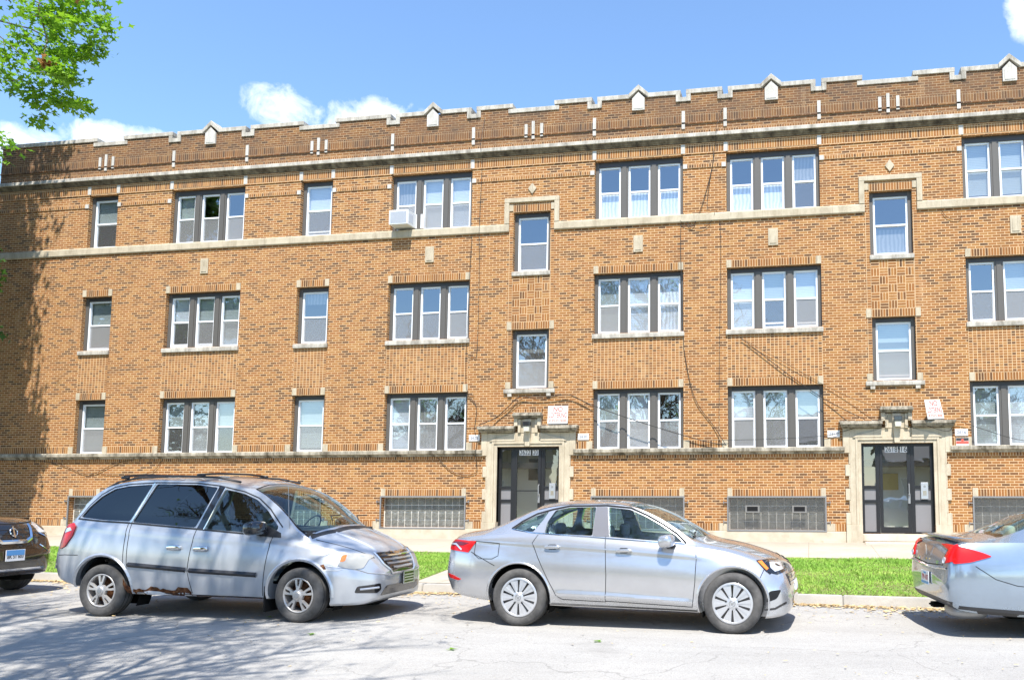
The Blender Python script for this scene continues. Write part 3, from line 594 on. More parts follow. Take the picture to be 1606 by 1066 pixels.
# windows: grey frame with mullions; each sash a white frame with an upper and a lower pane
UP = ['blind', 'none', 'blind_white', 'blind', 'none', 'drape']
def make_window(a, b, s, t, tri, styles, key):
    k_ = key[1]
    y0, y1 = .125, .225; W = b - a; mb = MB()
    jam = .095 if tri else .10; mul = .215; hd = .12 if s < 9 or not tri else .15; ft = .03
    mb.box(a + .001, a + jam, y0, y1, s, t - .001); mb.box(b - jam, b - .001, y0, y1, s, t - .001); mb.box(a + jam, b - jam, y0 + .006, y1, s, s + ft)
    n = 3 if tri else 1; sw = (W - 2 * jam - (n - 1) * mul) / n
    for i in range(1, n): x = a + jam + i * sw + (i - 1) * mul; mb.box(x, x + mul, y0 - .012, y1, s, t - hd); mb.box(x + .05, x + mul - .05, y0 - .03, y0 - .012, s, t - hd)
    wobj = obj('window', mb, 'frame_grey', B); obj('window_head', MB().box(a + jam, b - jam, y0 + .004, y1, t - hd, t - .001), 'head_shade_and_roof', wobj)  # head in a darker tone than the frame, painting in the lintel's shadow
    for i in range(n):
        x0 = a + jam + i * (sw + mul); x1 = x0 + sw; z0 = s + ft; z1 = t - hd; zm = (z0 + z1) / 2 + .01; f = .048
        st = styles[i % len(styles)]
        fr = MB(); yy = y0 + .035
        fr.box(x0, x0 + f, yy, yy + .07, z0, z1); fr.box(x1 - f, x1, yy, yy + .07, z0, z1); fr.box(x0 + f, x1 - f, yy + .002, yy + .07, z0, z0 + f); fr.box(x0 + f, x1 - f, yy + .002, yy + .07, z1 - f, z1); fr.box(x0 + f, x1 - f, yy + .006, yy + .07, zm - .022, zm + .022)
        fr.box(x0 + f, x0 + f + .018, yy + .025, yy + .068, z0 + f, zm - .022); fr.box(x1 - f - .018, x1 - f, yy + .025, yy + .068, z0 + f, zm - .022)
        if st[2]: zo = z0 + st[2]; fr.box(x0 + f, x1 - f, yy + .03, yy + .065, zo, zo + .04)
        obj('sash', fr, 'sash_white', wobj)
        g_ = MB(); tl = rng.normal(0, .004); tt = rng.normal(0, .003)
        def P_(za, zb, yb): g_.quad([(x0 + f, yb, za), (x1 - f, yb + tl, za), (x1 - f, yb + tl + tt, zb), (x0 + f, yb + tt, zb)])
        P_(zm + .022, z1 - f, yy + .03); P_(z0 + f, zm - .022, yy + .05); obj('pane', g_, 'window_glass', wobj)
        if st[1] != 'c':
            g_ = MB(); g_.quad([(x0 + f, yy + .022, z0 + f), (x1 - f, yy + .022, z0 + f), (x1 - f, yy + .022, zm - .022), (x0 + f, yy + .022, zm - .022)]); obj('screen', g_, ['insect_screen', 'thin_screen', 'dense_screen', 'insect_screen'][rng.integers(4)] if not (a > 1 and k_ == 2) else 'thin_screen', wobj)
        if st[0] != 'none':
            zb = {'f': z0, 'h': zm - .02, 'u': z1 - .35, 'c': z0, 's': z0 + .12}[st[1][0]]; ztop = z1 if st[1] != 'c' else zm + .03
            g_ = MB(); g_.box(x0 + .01, x1 - .01, yy + .11, yy + .118, zb, ztop); obj('curtain' if st[0] in ('curtain', 'drape') else 'blind', g_, st[0], wobj)
    return wobj
N0 = ('none', 'n', 0)
STY = {('C', 2): [('blind', 'h', 0), N0, N0], ('D', 2): [('drape', 'f', .5), ('blind_white', 'f', 0), ('blind_white', 'f', 0)], ('E', 2): [('curtain', 'c', 0)] * 3, ('F', 2): [('curtain', 'c', 0), ('curtain', 'c', 0), ('drape', 'h', 0)],
       ('G', 2): [('blind', 's', 0), ('blind', 's', 0)], ('C', 1): [('blind_white', 'h', .07), ('blind', 'h', .07), ('blind', 'f', 0)], ('D', 1): [N0, N0, N0], ('E', 1): [('blind', 'f', 0), ('blind_white', 'f', 0), ('curtain', 'f', 0)],
       ('F', 1): [('blind_white', 'f', 0), ('blind', 'h', .12), ('blind_white', 'h', .1)], ('G', 1): [N0, ('blind', 'h', 0)], ('C', 0): [('blind', 'h', 0), ('blind', 'f', 0), ('blind', 'h', 0)], ('D', 0): [('blind_white', 'f', 0), ('drape', 'f', 0), ('drape', 'u', 0)],
       ('E', 0): [('blind', 'h', 0), ('blind_white', 'f', 0), N0], ('F', 0): [('blind_white', 'h', 0), ('blind', 'h', 0), ('blind', 'h', 0)], ('G', 0): [('blind', 'f', 0), ('blind_white', 'f', 0)], ('S1', 2): [('blind', 'h', 0)], ('S1', 1): [('blind', 'h', .05)], ('S1', 0): [('blind', 's', 0)],
       ('S2', 2): [('blind_white', 'h', .12)], ('S2', 1): [('drape', 'u', 0)], ('S2', 0): [('blind', 's', 0)], ('X0', 2): [N0], ('X0', 1): [('drape', 'f', 0)], ('X1', 2): [('drape', 'c', 0)], ('X1', 1): [('blind', 's', .1)]}
def colname(a):
    for n_, v in zip('CDEFGH', [q[0] for q in TRI]):
        if abs(a - v) < .01: return n_
    for n_, v in zip(('S1', 'S2'), [q[0] for q in SNG]):
        if abs(a - v) < .01: return n_
    return 'X%d' % min(range(3), key=lambda i: abs(a + .54 - ENT[i]))
for (a, b, s, t, k, tri) in wins: make_window(a, b, s, t, tri, STY.get((colname(a), k), [('blind', 'h', 0), N0]), (a, k))
# glass-block basement windows behind hinged mesh guards
for (a, b) in BAS:
    nx = max(3, round((b - a) / .205)); nz_ = 4; cw = (b - a - .06) / nx; ch = .80 / nz_
    wb = MB().box(a, b, .16, .22, .65, 1.51)
    wob = obj('basement_window', wb, 'block_joint', B)
    g_ = MB()
    for i in range(nx):
        for j in range(nz_): g_.box(a + .03 + i * cw + .006, a + .03 + (i + 1) * cw - .011, .145, .158, .68 + j * ch + .011, .68 + (j + 1) * ch - .011)
    obj('glass_block', g_, 'glass_block', wob, bevel=.006)
    fr = MB(); q = .028; ya, yb = -.045, -.015
    fr.box(a - .03, b + .03, ya, yb, 1.495, 1.535); fr.box(a - .03, b + .03, ya, yb, .635, .665); fr.box(a - .03, a + .005, ya + .001, yb, .665, 1.495); fr.box(b - .005, b + .03, ya + .001, yb, .665, 1.495)
    for zz in (.86, 1.36):
        fr.box(a - .12, a - .03, ya + .004, yb, zz, zz + .022); fr.box(b + .03, b + .12, ya + .004, yb, zz, zz + .022); fr.box(a - .13, a - .112, ya - .01, yb, zz - .02, zz + .05); fr.box(b + .112, b + .13, ya - .01, yb, zz - .02, zz + .05)
    obj('guard_frame', fr, 'guard_metal', wob)
    if a > 0: g_ = MB(); g_.quad([(a, -.03, .66), (b, -.03, .66), (b, -.03, 1.5), (a, -.03, 1.5)]); obj('guard_mesh', g_, 'grille_mesh', wob)
    if a == 5.46:
        for x0 in (5.90, 7.10):
            fr = MB().box(x0, x0 + .37, -.050, -.046, 1.11, 1.30).box(x0 + .045, x0 + .325, -.053, -.050, 1.15, 1.26); fr2 = obj('vent_frame', MB().box(x0, x0 + .37, -.055, -.046, 1.265, 1.30).box(x0, x0 + .37, -.055, -.046, 1.11, 1.145).box(x0, x0 + .045, -.055, -.046, 1.145, 1.265).box(x0 + .325, x0 + .37, -.055, -.046, 1.145, 1.265), 'vent_white', wob)
            obj('vent_opening', MB().box(x0 + .045, x0 + .325, -.048, -.044, 1.145, 1.265), 'dark', wob)

# entrances: stone surround, dark metal screen with glazed door
for ei, c in enumerate(ENT):
    q = MB()
    for s in (-1, 1):
        X = lambda v: c + s * v; cap = MB()
        q.box(X(.885), X(1.29), -.085, .26, .36, .82)                       # base blocks
        q.box(X(.885), X(.97), -.05, .26, .82, 2.95); q.box(X(.97), X(1.03), -.075, -.001, .82, 3.02); q.box(X(1.03), X(1.17), -.055, -.001, .82, 3.25)
        z = .82; k = 0
        while z < 2.60:
            h_ = .31 if k % 2 else .30; wq = 1.20 if k % 2 else 1.29; q.box(X(1.17), X(wq), -.05 - .004 * (k % 2), -.001, z + .003, min(z + h_ - .003, 2.63)); z += h_; k += 1
        q.box(X(1.17), X(1.34), -.06, -.001, 2.63, 3.26)
        for (pa, pb, za, zb) in ((-.13, -.001, 3.262, 3.30), (-.19, -.001, 3.30, 3.345), (-.235, -.001, 3.345, 3.40), (-.20, -.001, 3.40, 3.435)):
            cap.box(X(.385 - (za - 3.25) * .3), X(1.36 + (za - 3.25) * .5), pa, pb, za, zb)
        obj('hood_cap', cap, 'ledge_stone', B, bevel=.008)
        q.prism([(X(.36), 3.02), (X(1.10), 3.02), (X(.95), 3.10), (X(.62), 3.17), (X(.36), 3.255)], -.085, -.05)
        q.box(X(.28), X(.38), -.14, -.001, 3.435, 3.64); q.box(X(.20), X(.28), -.10, -.001, 3.25, 3.62)
    q.box(c - .885, c + .885, -.05, .26, 2.872, 2.95); q.box(c - .97, c + .97, -.075, -.001, 2.95, 3.018); q.box(c - 1.17, c + 1.17, -.049, -.001, 3.02, 3.25); q.box(c - .20, c + .20, -.06, -.001, 3.25, 3.62)
    cap = MB()
    for (pa, za, zb, ww) in ((-.145, 3.642, 3.66, .38), (-.19, 3.66, 3.70, .395), (-.235, 3.70, 3.755, .41), (-.20, 3.755, 3.79, .395)): cap.box(c - ww, c + ww, pa, -.001, za, zb)
    obj('hood_cap', cap, 'ledge_stone', B, bevel=.008)
    q.prism([(c - .065, 2.875), (c + .065, 2.875), (c + .11, 3.62), (c - .11, 3.62)], -.13, -.05)
    obj('stone_surround', q, 'door_stone', B, bevel=.006)
    mb = MB((c, 3.81)).box(c - .40, c + .40, -.006, -.0005, 3.81, 3.912); obj('soldier_band', mb, 'small_soldier', B)
    st = MB().box(c - .885, c + .885, -.02, .30, .40, .588); obj('door_sill', st, 'step_stone', B, bevel=.01)
    st = MB().box(c - .86, c + 1.15, -.52, -.036, .15, .395); obj('step', st, 'step_stone', B, bevel=.015)
    # lobby
    lb = MB(); lb.box(c - 1.1, c - 1.0, .25, 1.1, .5, 3.0); lb.box(c + 1.0, c + 1.1, .25, 1.1, .5, 3.0); lb.box(c - 1.1, c + 1.1, 1.1, 1.2, .45, 3.1); lb.box(c - 1.1, c + 1.1, .25, 1.1, 3.0, 3.1); lb.box(c - 1.1, c + 1.1, .31, 1.1, .45, .585); obj('lobby', lb, 'lobby_wall', B)
    if ei == 0: obj('inner_opening', MB().box(c - .36, c + .06, 1.07, 1.098, 1.98, 2.58), 'dark', B)
    obj('mailbox_panel', MB().box(c - .37, c + .12, 1.05, 1.097, 1.70, 2.13) if ei else MB().box(c + .50, c + .88, 1.05, 1.097, 1.75, 2.10), 'brass', B)
    d = empty('entrance_door'); d.parent = B
    fr = MB(); y0, y1 = .12, .20; z0, z1 = .59, 2.869
    def bar(a, b, za, zb, pr=0): fr.box(c + a, c + b, y0 - pr, y1, za, zb)
    bar(-.884, -.845, z0, z1); bar(.845, .884, z0, z1); bar(-.845, .845, z1 - .075, z1, -.003); bar(-.50, -.435, z0, z1 - .075, .002); bar(.335, .40, z0, z1 - .075, .002)
    for a, b in ((-.845, -.50), (.40, .845)):
        bar(a, b, z0, z0 + .05, -.003); bar(a, b, 1.36, 1.44, -.003); bar(a, b, 1.72, 1.80, -.003); bar(a, a + .03, z0 + .05, z1 - .075, -.004); bar(b - .03, b, z0 + .05, z1 - .075, -.004)
    obj('door_frame', fr, 'door_black', d)
    for a, b in ((-.815, -.53), (.43, .815)):
        obj('door_panel', MB().box(c + a, c + b, .15, .175, .64, 1.36), 'door_panel', d); obj('door_panel', MB().box(c + a, c + b, .15, .175, 1.44, 1.72), 'door_panel', d)
        g_ = MB(); g_.quad([(c + a, .16, 1.80), (c + b, .16, 1.80), (c + b, .16, z1 - .075), (c + a, .16, z1 - .075)]); obj('side_pane', g_, 'door_glass', d)
    lf = MB(); a, b = -.43, .33
    lf.box(c + a, c + a + .075, .105, .15, z0 + .01, z1 - .08); lf.box(c + b - .085, c + b, .105, .15, z0 + .01, z1 - .08); lf.box(c + a + .075, c + b - .085, .107, .15, z0 + .01, z0 + .17); lf.box(c + a + .075, c + b - .085, .107, .15, z1 - .16, z1 - .08)
    if ei == 0: lf.box(c + a + .075, c + b - .085, .100, .15, 1.66, 1.69)
    obj('door_leaf', lf, 'door_black', d)
    g_ = MB(); g_.quad([(c + a + .07, .13, z0 + .1), (c + b - .08, .13, z0 + .1), (c + b - .08, .13, z1 - .1), (c + a + .07, .13, z1 - .1)]); obj('door_pane', g_, 'door_glass', d)
    hn = MB().tube([(c + b - .05, .10, 1.55), (c + b - .05, .05, 1.57), (c + b - .05, .05, 1.82), (c + b - .05, .10, 1.84)], .016, 8).box(c + b - .075, c + b - .02, .085, .104, 1.35, 1.60); obj('door_handle', hn, 'steel', d)
    if ei < 2:
        s0, s1 = (('2622', '20'), ('2618', '16'))[ei]
        for tx, xx, ww in ((s0, -.13, .31), (s1, .17, .15)):
            zz = z1 - .155
            obj('number_decal', MB().box(c + xx - ww / 2 - .01, c + xx + ww / 2 + .01, .1015, .1045, zz - .075, zz + .075), 'sign_white', d)
            obj('door_number', text_mb(tx, .19, c + xx, zz, .1005, w=ww - .015, bold=0, depth=.0008), 'ink', d)
    ix = c + .66
    it = MB().box(ix - .09, ix + .09, .085, .12, 1.46, 1.88); io = obj('intercom', it, 'alu', d, bevel=.006)
    kp = MB()
    for i in range(3):
        for j in range(4): kp.box(ix - .035 + i * .028, ix - .018 + i * .028, .080, .086, 1.56 + j * .03, 1.578 + j * .03)
    obj('keypad', kp, 'brass', io); obj('speaker_grille', MB().lathe([(0, -.004), (.03, -.004), (.03, .002)], 20, c=(ix, .085, 1.78)), 'steel', io)
# ------------------------------------------------------------------ vehicles
def paint(name, col, metal=.5, rough=.3):
    m = mat(name, col, rough, metal, coat=.55, spec=.5); g = NT(m); v = g.coord()
    c = g.mix(.12, col, g.ramp(g.noise(5, 5, .6, v), [(.3, (.3, .3, .3)), (.7, (1, 1, 1))]), 'MULTIPLY')
    z = g.sep(v)[2]; dirt = g.m('MULTIPLY', g.m('MULTIPLY_ADD', z, -2.6, 1.25, clamp=True), g.m('MULTIPLY_ADD', g.noise(8, 6, .7, v), 1.6, -.45, clamp=True))
    c = g.mix(g.m('MULTIPLY', dirt, .45), c, (.24, .22, .19)); g.l(c, g.p.inputs['Base Color'])
    g.l(g.m('MULTIPLY_ADD', dirt, .35, rough), g.p.inputs['Roughness']); g.l(g.m('MULTIPLY_ADD', dirt, -.9, 1, clamp=True), g.p.inputs['Coat Weight']); return m
paint('silver_blue', (.57, .575, .59), .7, .22); paint('van_silver', (.50, .52, .55), .5, .30); paint('blue_silver', (.33, .40, .48), .65, .22); paint('brown_black', (.050, .034, .025), .5, .22)
mat('tyre', (.045, .043, .042), .85, spec=.25); g = NT(MATS['tyre']); v = g.coord(); g.l(g.ramp(g.noise(6, 5, .6, v), [(.3, (.045, .044, .043)), (.7, (.12, .115, .11))]), g.p.inputs['Base Color']); g.bump(g.noise(60, 3, .6, v), .3, .01)
mat('rim_alloy', (.62, .63, .65), .3, .65, coat=.4); mat('rim_dirty', (.48, .46, .44), .4, .5); mat('pillar_grey', (.13, .13, .145), .3, coat=.5); mat('black_plastic', (.022, .022, .024), .45); mat('gloss_black', (.012, .012, .014), .12, coat=1); mat('seam', (.02, .021, .023), .8, spec=.1)
mat('chrome', (.78, .79, .80), .08, 1); mat('tail_red', (.58, .006, .005), .2, coat=.2, spec=.4); mat('tail_dark', (.16, .004, .008), .15, coat=1); mat('amber', (.75, .20, .02), .15, coat=1); mat('lens_clear', (.62, .64, .66), .1, .3, coat=1); mat('lens_foggy', (.35, .345, .315), .3, coat=.6); mat('scuff_grey', (.46, .47, .48), .6)
mat('car_inside', (.055, .052, .05), .85); mat('seat_cloth', (.15, .14, .13), .9); mat('seat_tan', (.46, .42, .33), .8); mat('under', (.012, .012, .012), .95, spec=.1)
m = mat('rust', (.16, .06, .025), .95, spec=.1); g = NT(m); v = g.coord(); g.l(g.ramp(g.noise(22, 5, .7, v), [(.3, (.035, .016, .010)), (.5, (.10, .042, .020)), (.7, (.22, .11, .055))]), g.p.inputs['Base Color']); g.bump(g.noise(40, 4, .7, v), .8, .02)
mat('plate_white', (.78, .78, .80), .4); mat('plate_blue', (.10, .30, .62), .4); mat('plate_red', (.45, .05, .06), .5)

def interp(kn):
    X = np.array([k[0] for k in kn], float); Y = np.array([k[1] for k in kn], float); h = np.diff(X); d = np.diff(Y) / h; mm = np.zeros(len(X))
    for i in range(1, len(X) - 1):
        if d[i - 1] * d[i] > 0: w1 = 2 * h[i] + h[i - 1]; w2 = h[i] + 2 * h[i - 1]; mm[i] = (w1 + w2) / (w1 / d[i - 1] + w2 / d[i])
    mm[0] = d[0]; mm[-1] = d[-1]
    def f(x):
        x = min(max(x, X[0]), X[-1]); i = min(int(np.searchsorted(X, x, 'right')) - 1, len(h) - 1); t = (x - X[i]) / h[i]
        return float((2 * t**3 - 3 * t**2 + 1) * Y[i] + (t**3 - 2 * t**2 + t) * h[i] * mm[i] + (-2 * t**3 + 3 * t**2) * Y[i + 1] + (t**3 - t**2) * h[i] * mm[i + 1])
    return f
def ring(S, x, g=0.0, zb=None):
    top, bot, belt, re = S['top'](x) - g, (S['bot'](x) if zb is None else zb), S['belt'](x), S['re'](x) - g
    wb, wm, wl, wr = S['wb'](x) - g, S['wm'](x) - g, S['wl'](x) - g, S['wr'](x) - g
    belt = min(belt, top - .012); re = min(max(re, belt + .004), top - .004); bot = min(bot, belt - .03)
    P = [(0, bot), (wl * .5, bot), (wl * .85, bot), (wl * .97, bot + .01)]
    zc = bot + S.get('mid', .52) * (belt - bot); NS = 34
    for i in range(NS + 1):
        t = i / NS; z = bot + .035 + (belt - bot - .035) * t
        if z < zc: q = (zc - z) / max(zc - bot - .035, 1e-3); y = wm - (wm - wl) * q ** 2.2
        else: q = (z - zc) / max(belt - zc, 1e-3); y = wm - (wm - wb) * q ** 2.0
        if 'crz' in S and i < NS:      # pressed character lines
            e = S['cra'](x); y += e * (1 / (1 + math.exp(-(z - S['crz'](x)) / .006))) * max(0, 1 - max(0, (z - S['crz'](x)) / max(belt - S['crz'](x), .02)) ** 3)
            if 'lra' in S: y += S['lra'](x) / (1 + math.exp(-(S['lrz'](x) - z) / .007)) * (1 / (1 + math.exp(-(z - S['lrz'](x) + .075) / .012)))
        P.append((y, z))
    gh = max(re - belt, 0)
    for i in range(1, 10):
        t = i / 9; sm = t ** 1.15; P.append((wb - .012 * min(1, gh * 8) * min(1, t * 6) + (wr - wb) * sm, belt + gh * t))
    for i in range(1, 10):
        t = i / 9; P.append((wr * (1 - t), re + (top - re) * (1 - (1 - t) ** S.get('cr', 2.4))))
    return P
def xsamples(x0, x1, n):
    r = []
    for i in range(n + 1):
        t = i / n; c = (1 - math.cos(math.pi * t)) / 2; r.append(x0 + (x1 - x0) * (.55 * t + .45 * c))
    e = [.002, .006, .012, .02, .03, .045]
    r += [x0 + q for q in e] + [x1 - q for q in e]; return sorted(set(round(v, 5) for v in r))
def loft(S, x0, x1, n=90, g=0.0, zb=None):
    mb = MB(); xs = xsamples(x0, x1, n); rs = [ring(S, x, g, zb) for x in xs]; m = len(rs[0]); full = 2 * m - 2
    for x, P in zip(xs, rs):
        for y, z in P: mb.v.append((x, y, z))
        for y, z in P[-2:0:-1]: mb.v.append((x, -y, z))
    for i in range(len(xs) - 1):
        for k in range(full):
            a = i * full + k; b = i * full + (k + 1) % full; mb.f.append((a, b, b + full, a + full))
    mb.f.append(tuple(range(full))[::-1]); o = (len(xs) - 1) * full; mb.f.append(tuple(range(o, o + full))); mb.uv = [[(0, 0)] * len(f) for f in mb.f]
    return mb
def tmp(mb):
    me = mb.mesh('tmp'); bm = bmesh.new(); bm.from_mesh(me); bmesh.ops.remove_doubles(bm, verts=bm.verts, dist=1e-5); bmesh.ops.recalc_face_normals(bm, faces=bm.faces); bm.to_mesh(me); bm.free()
    o = bpy.data.objects.new('tmp', me); C.objects.link(o); return o
def vol(mb):
    bm = bmesh.new(); bm.from_mesh(mb.mesh('q')); v = bm.calc_volume(signed=True); bm.free(); return v
def boolean(o, cutters):
    for c in cutters:
        md = o.modifiers.new('b', 'BOOLEAN'); md.operation = 'DIFFERENCE'; md.solver = 'EXACT'; md.object = c
    dg = bpy.context.evaluated_depsgraph_get(); dg.update(); me = bpy.data.meshes.new_from_object(o.evaluated_get(dg))
    for c in cutters + [o]: bpy.data.objects.remove(c)
    return me
def resample(poly, closed=True, step=.04, smooth=True):
    pts = [np.array(p, float) for p in poly]; out = []; n = len(pts)
    for i in range(n if closed else n - 1):
        a, b = pts[i], pts[(i + 1) % n]; k = max(1, int(np.linalg.norm(b - a) / step))
        out += [a + (b - a) * j / k for j in range(k)]
    if not closed: out.append(pts[-1])
    return out
def rounded(poly, r=.03, seg=4):
    pts = [np.array(p, float) for p in poly]; n = len(pts); out = []
    for i in range(n):
        p, a, b = pts[i], pts[i - 1], pts[(i + 1) % n]; da, db = a - p, b - p; la, lb = np.linalg.norm(da), np.linalg.norm(db); q = min(r, la * .45, lb * .45)
        s, e = p + da / la * q, p + db / lb * q
        for j in range(seg + 1): t = j / seg; out.append((1 - t)**2 * s + 2 * t * (1 - t) * p + t * t * e)
    return out
DIRS = {'y-': (Vector((0, 1, 0)), lambda a, b: Vector((a, -3, b))), 'y+': (Vector((0, -1, 0)), lambda a, b: Vector((a, 3, b))), 'x+': (Vector((-1, 0, 0)), lambda a, b: Vector((4, a, b))), 'x-': (Vector((1, 0, 0)), lambda a, b: Vector((-4, a, b))), 'z': (Vector((0, 0, -1)), lambda a, b: Vector((a, b, 4)))}
class Car:
    def __init__(s, name, label, cat, loc, rz, S, x0, x1, group='cars parked along the kerb'):
        s.root = empty(name, loc, rz); tag(s.root, label, cat, group)
        s.S = {k: (interp(v) if isinstance(v, list) else v) for k, v in S.items()}; s.x0, s.x1 = x0, x1
        mb = loft(s.S, x0, x1); s.solid = mb; bm = bmesh.new(); bm.from_mesh(mb.mesh('q')); bmesh.ops.recalc_face_normals(bm, faces=bm.faces); s.bvh = BVHTree.FromBMesh(bm); bm.free()
    def hit(s, axis, a, b, off=0):
        d, o = DIRS[axis]; p, n, _, _ = s.bvh.ray_cast(o(a, b), d)
        if p is None:
            p, n, _, _ = s.bvh.find_nearest(o(a, b) + d * (2.1 if axis[0] == 'y' else 1.7)); 
        if n.dot(d) > 0: n = -n
        return p + n * off - d * off * .3, n
    def decal(s, name, poly, m, axis='y-', off=.005, back=.012, parent=None, smooth=True, step=.024):
        pts = resample(poly, True, step); bm = bmesh.new(); vs = [bm.verts.new((p[0], p[1], 0)) for p in pts]; bm.faces.new(vs); bmesh.ops.triangulate(bm, faces=bm.faces)
        for _ in range(9):
            le = [e for e in bm.edges if e.calc_length() > step * 2.0 and not e.is_boundary]
            if not le: break
            bmesh.ops.subdivide_edges(bm, edges=le, cuts=1); bmesh.ops.triangulate(bm, faces=bm.faces)
        d = DIRS[axis][0]; bnd = [e for e in bm.edges if e.is_boundary]
        for v in bm.verts: v.co = s.hit(axis, v.co.x, v.co.y, off)[0]
        if back:
            r = bmesh.ops.extrude_edge_only(bm, edges=bnd)
            for v in [q for q in r['geom'] if isinstance(q, bmesh.types.BMVert)]: v.co += d * back
        bmesh.ops.recalc_face_normals(bm, faces=bm.faces)
        if axis[0] == 'y' or axis[0] == 'x' or axis == 'z':
            f = max(bm.faces, key=lambda q: q.calc_area())
            if f.normal.dot(d) > 0: bmesh.ops.reverse_faces(bm, faces=bm.faces)
        me = bpy.data.meshes.new(name); bm.to_mesh(me); bm.free()
        o = obj(name, me, m, parent or s.root); 
        if smooth: me.polygons.foreach_set('use_smooth', [True] * len(me.polygons)); me.set_sharp_from_angle(angle=R(40))
        return o
    def strip(s, name, line, wdt, m, axis='y-', off=.0015, parent=None, closed=False, thick=0):
        pts = resample(line, closed, .03)
        if closed: pts.append(pts[0])
        mb = MB(); L_ = []
        for i, p in enumerate(pts):
            t = pts[min(i + 1, len(pts) - 1)] - pts[max(i - 1, 0)]; n = np.array([-t[1], t[0]]); n = n / (np.linalg.norm(n) + 1e-9) * wdt / 2
            L_.append((s.hit(axis, *(p + n), off)[0], s.hit(axis, *p, off + thick)[0], s.hit(axis, *(p - n), off)[0]))
        for a, b in zip(L_[:-1], L_[1:]):
            mb.quad([a[0], b[0], b[1], a[1]]); mb.quad([a[1], b[1], b[2], a[2]])
        return obj(name, mb, m, parent or s.root)
    def build(s, m, side_wins, arches, wind=None, rearw=None, cav=None, extra=[], glassm='car_glass', tint=None, hollow=True, shut=60):
        cut = []
        if cav and hollow:
            cut.append(tmp(loft(s.S, cav[0], cav[1], 50, g=.05, zb=cav[2])))
            for p in side_wins:
                mb = MB().prism([tuple(q) for q in p], -1.3, 1.3); cut.append(tmp(mb))
            for q, z0, z1 in ((wind, cav[3], 2.2), (rearw, cav[4], 2.2)):
                if q:
                    mb = MB(); a = [(x, y, z0) for x, y in q]; b = [(x, y, z1) for x, y in q]; n = len(q); mb.quad(a); mb.quad(b[::-1])
                    for i in range(n): mb.quad([a[(i + 1) % n], a[i], b[i], b[(i + 1) % n]])
                    cut.append(tmp(mb))
        for (x, z, r) in arches:
            for sg in (-1, 1):
                mb = MB(); n = 40; A = [(x + r * math.cos(2 * math.pi * k / n), sg * .60, z + r * math.sin(2 * math.pi * k / n)) for k in range(n)]; Bq = [(p[0], sg * 1.3, p[2]) for p in A]
                mb.quad(A); mb.quad(Bq[::-1])
                for i in range(n): mb.quad([A[(i + 1) % n], A[i], Bq[i], Bq[(i + 1) % n]])
                cut.append(tmp(mb))
        for e in extra: cut.append(tmp(e))
        me = boolean(tmp(s.solid), cut); me.name = 'body'; o = obj('body', me, m, s.root)
        me.polygons.foreach_set('use_smooth', [True] * len(me.polygons)); me.set_sharp_from_angle(angle=R(32)); s.body = o
        # wheel-house linings
        for (x, z, r) in arches:
            for sg in (-1, 1):
                mb = MB(); n = 24
                A = [(x + (r + .004) * math.cos(math.pi * (k / n * 1.3 - .15)), z + (r + .004) * math.sin(math.pi * (k / n * 1.3 - .15))) for k in range(n + 1)]
                for p, q in zip(A[:-1], A[1:]): mb.quad([(p[0], sg * .58, p[1]), (q[0], sg * .58, q[1]), (q[0], sg * .80, q[1]), (p[0], sg * .80, p[1])])
                mb.quad([(p[0], sg * .585, p[1]) for p in A]); obj('wheel_lining', mb, 'under', s.root)
        for i, p in enumerate(side_wins):
            gm = tint[i] if tint else glassm
            for ax in ('y-', 'y+'): s.decal('side_window', p, gm, ax, -.012, 0)
        if wind: s.decal('windshield', wind, glassm, 'z', -.010, 0)
        if rearw: s.decal('rear_window', rearw, tint[-1] if tint else glassm, 'z', -.010, 0)
        if not hollow: return o
        return o
    def wheel(s, x, z, r, rim_r, wdt, ysign, style, steer=0, yo=.86, rimm='rim_alloy'):
        w_ = empty('wheel', (x, ysign * yo, z)); w_.parent = s.root
        w_.rotation_euler = (0, 0, (0 if ysign < 0 else math.pi) + steer)
        hw = wdt; t = MB().lathe([(rim_r, .012), (rim_r + .012, .002), (rim_r + .03, -.006), (r - .045, -.010), (r - .018, .0), (r - .006, .018), (r, .04), (r + .001, hw / 2), (r, hw - .04), (r - .02, hw - .005), (rim_r + .03, hw), (rim_r, hw - .02)], 64)
        to = obj('tyre', t, 'tyre', w_, smooth=True)
        gv = MB()
        for k in range(3): gv.lathe([(r + .0025, .055 + k * hw * .25), (r + .0025, .062 + k * hw * .25)], 48)
        obj('tread_groove', gv, 'under', to)
        q = MB(); q.lathe([(rim_r, .012), (rim_r - .006, .004), (rim_r - .016, .006), (rim_r - .024, .025), (rim_r - .035, hw * .8), (rim_r, hw - .02)], 56)
        ro = obj('rim', q, rimm, w_, smooth=True)
        obj('brake_disc', MB().lathe([(0, .10), (rim_r * .72, .10), (rim_r * .72, .12), (rim_r - .03, .16)], 32), 'rust' if style == 'van' else 'under', w_, smooth=True)
        sp = MB(); ri = rim_r - .012
        def wedge(a0, a1, r0, r1, y0, y1, w0=None, th=.02):
            p = [(r0 * math.cos(a0), y0, r0 * math.sin(a0)), (r1 * math.cos(a1[0]), y1, r1 * math.sin(a1[0])), (r1 * math.cos(a1[1]), y1, r1 * math.sin(a1[1])), (r0 * math.cos(w0), y0, r0 * math.sin(w0))]
            b = [(u, v_ + th, w2) for u, v_, w2 in p]; sp.quad(p); sp.quad(b[::-1])
            for i in range(4): sp.quad([p[(i + 1) % 4], p[i], b[i], b[(i + 1) % 4]])
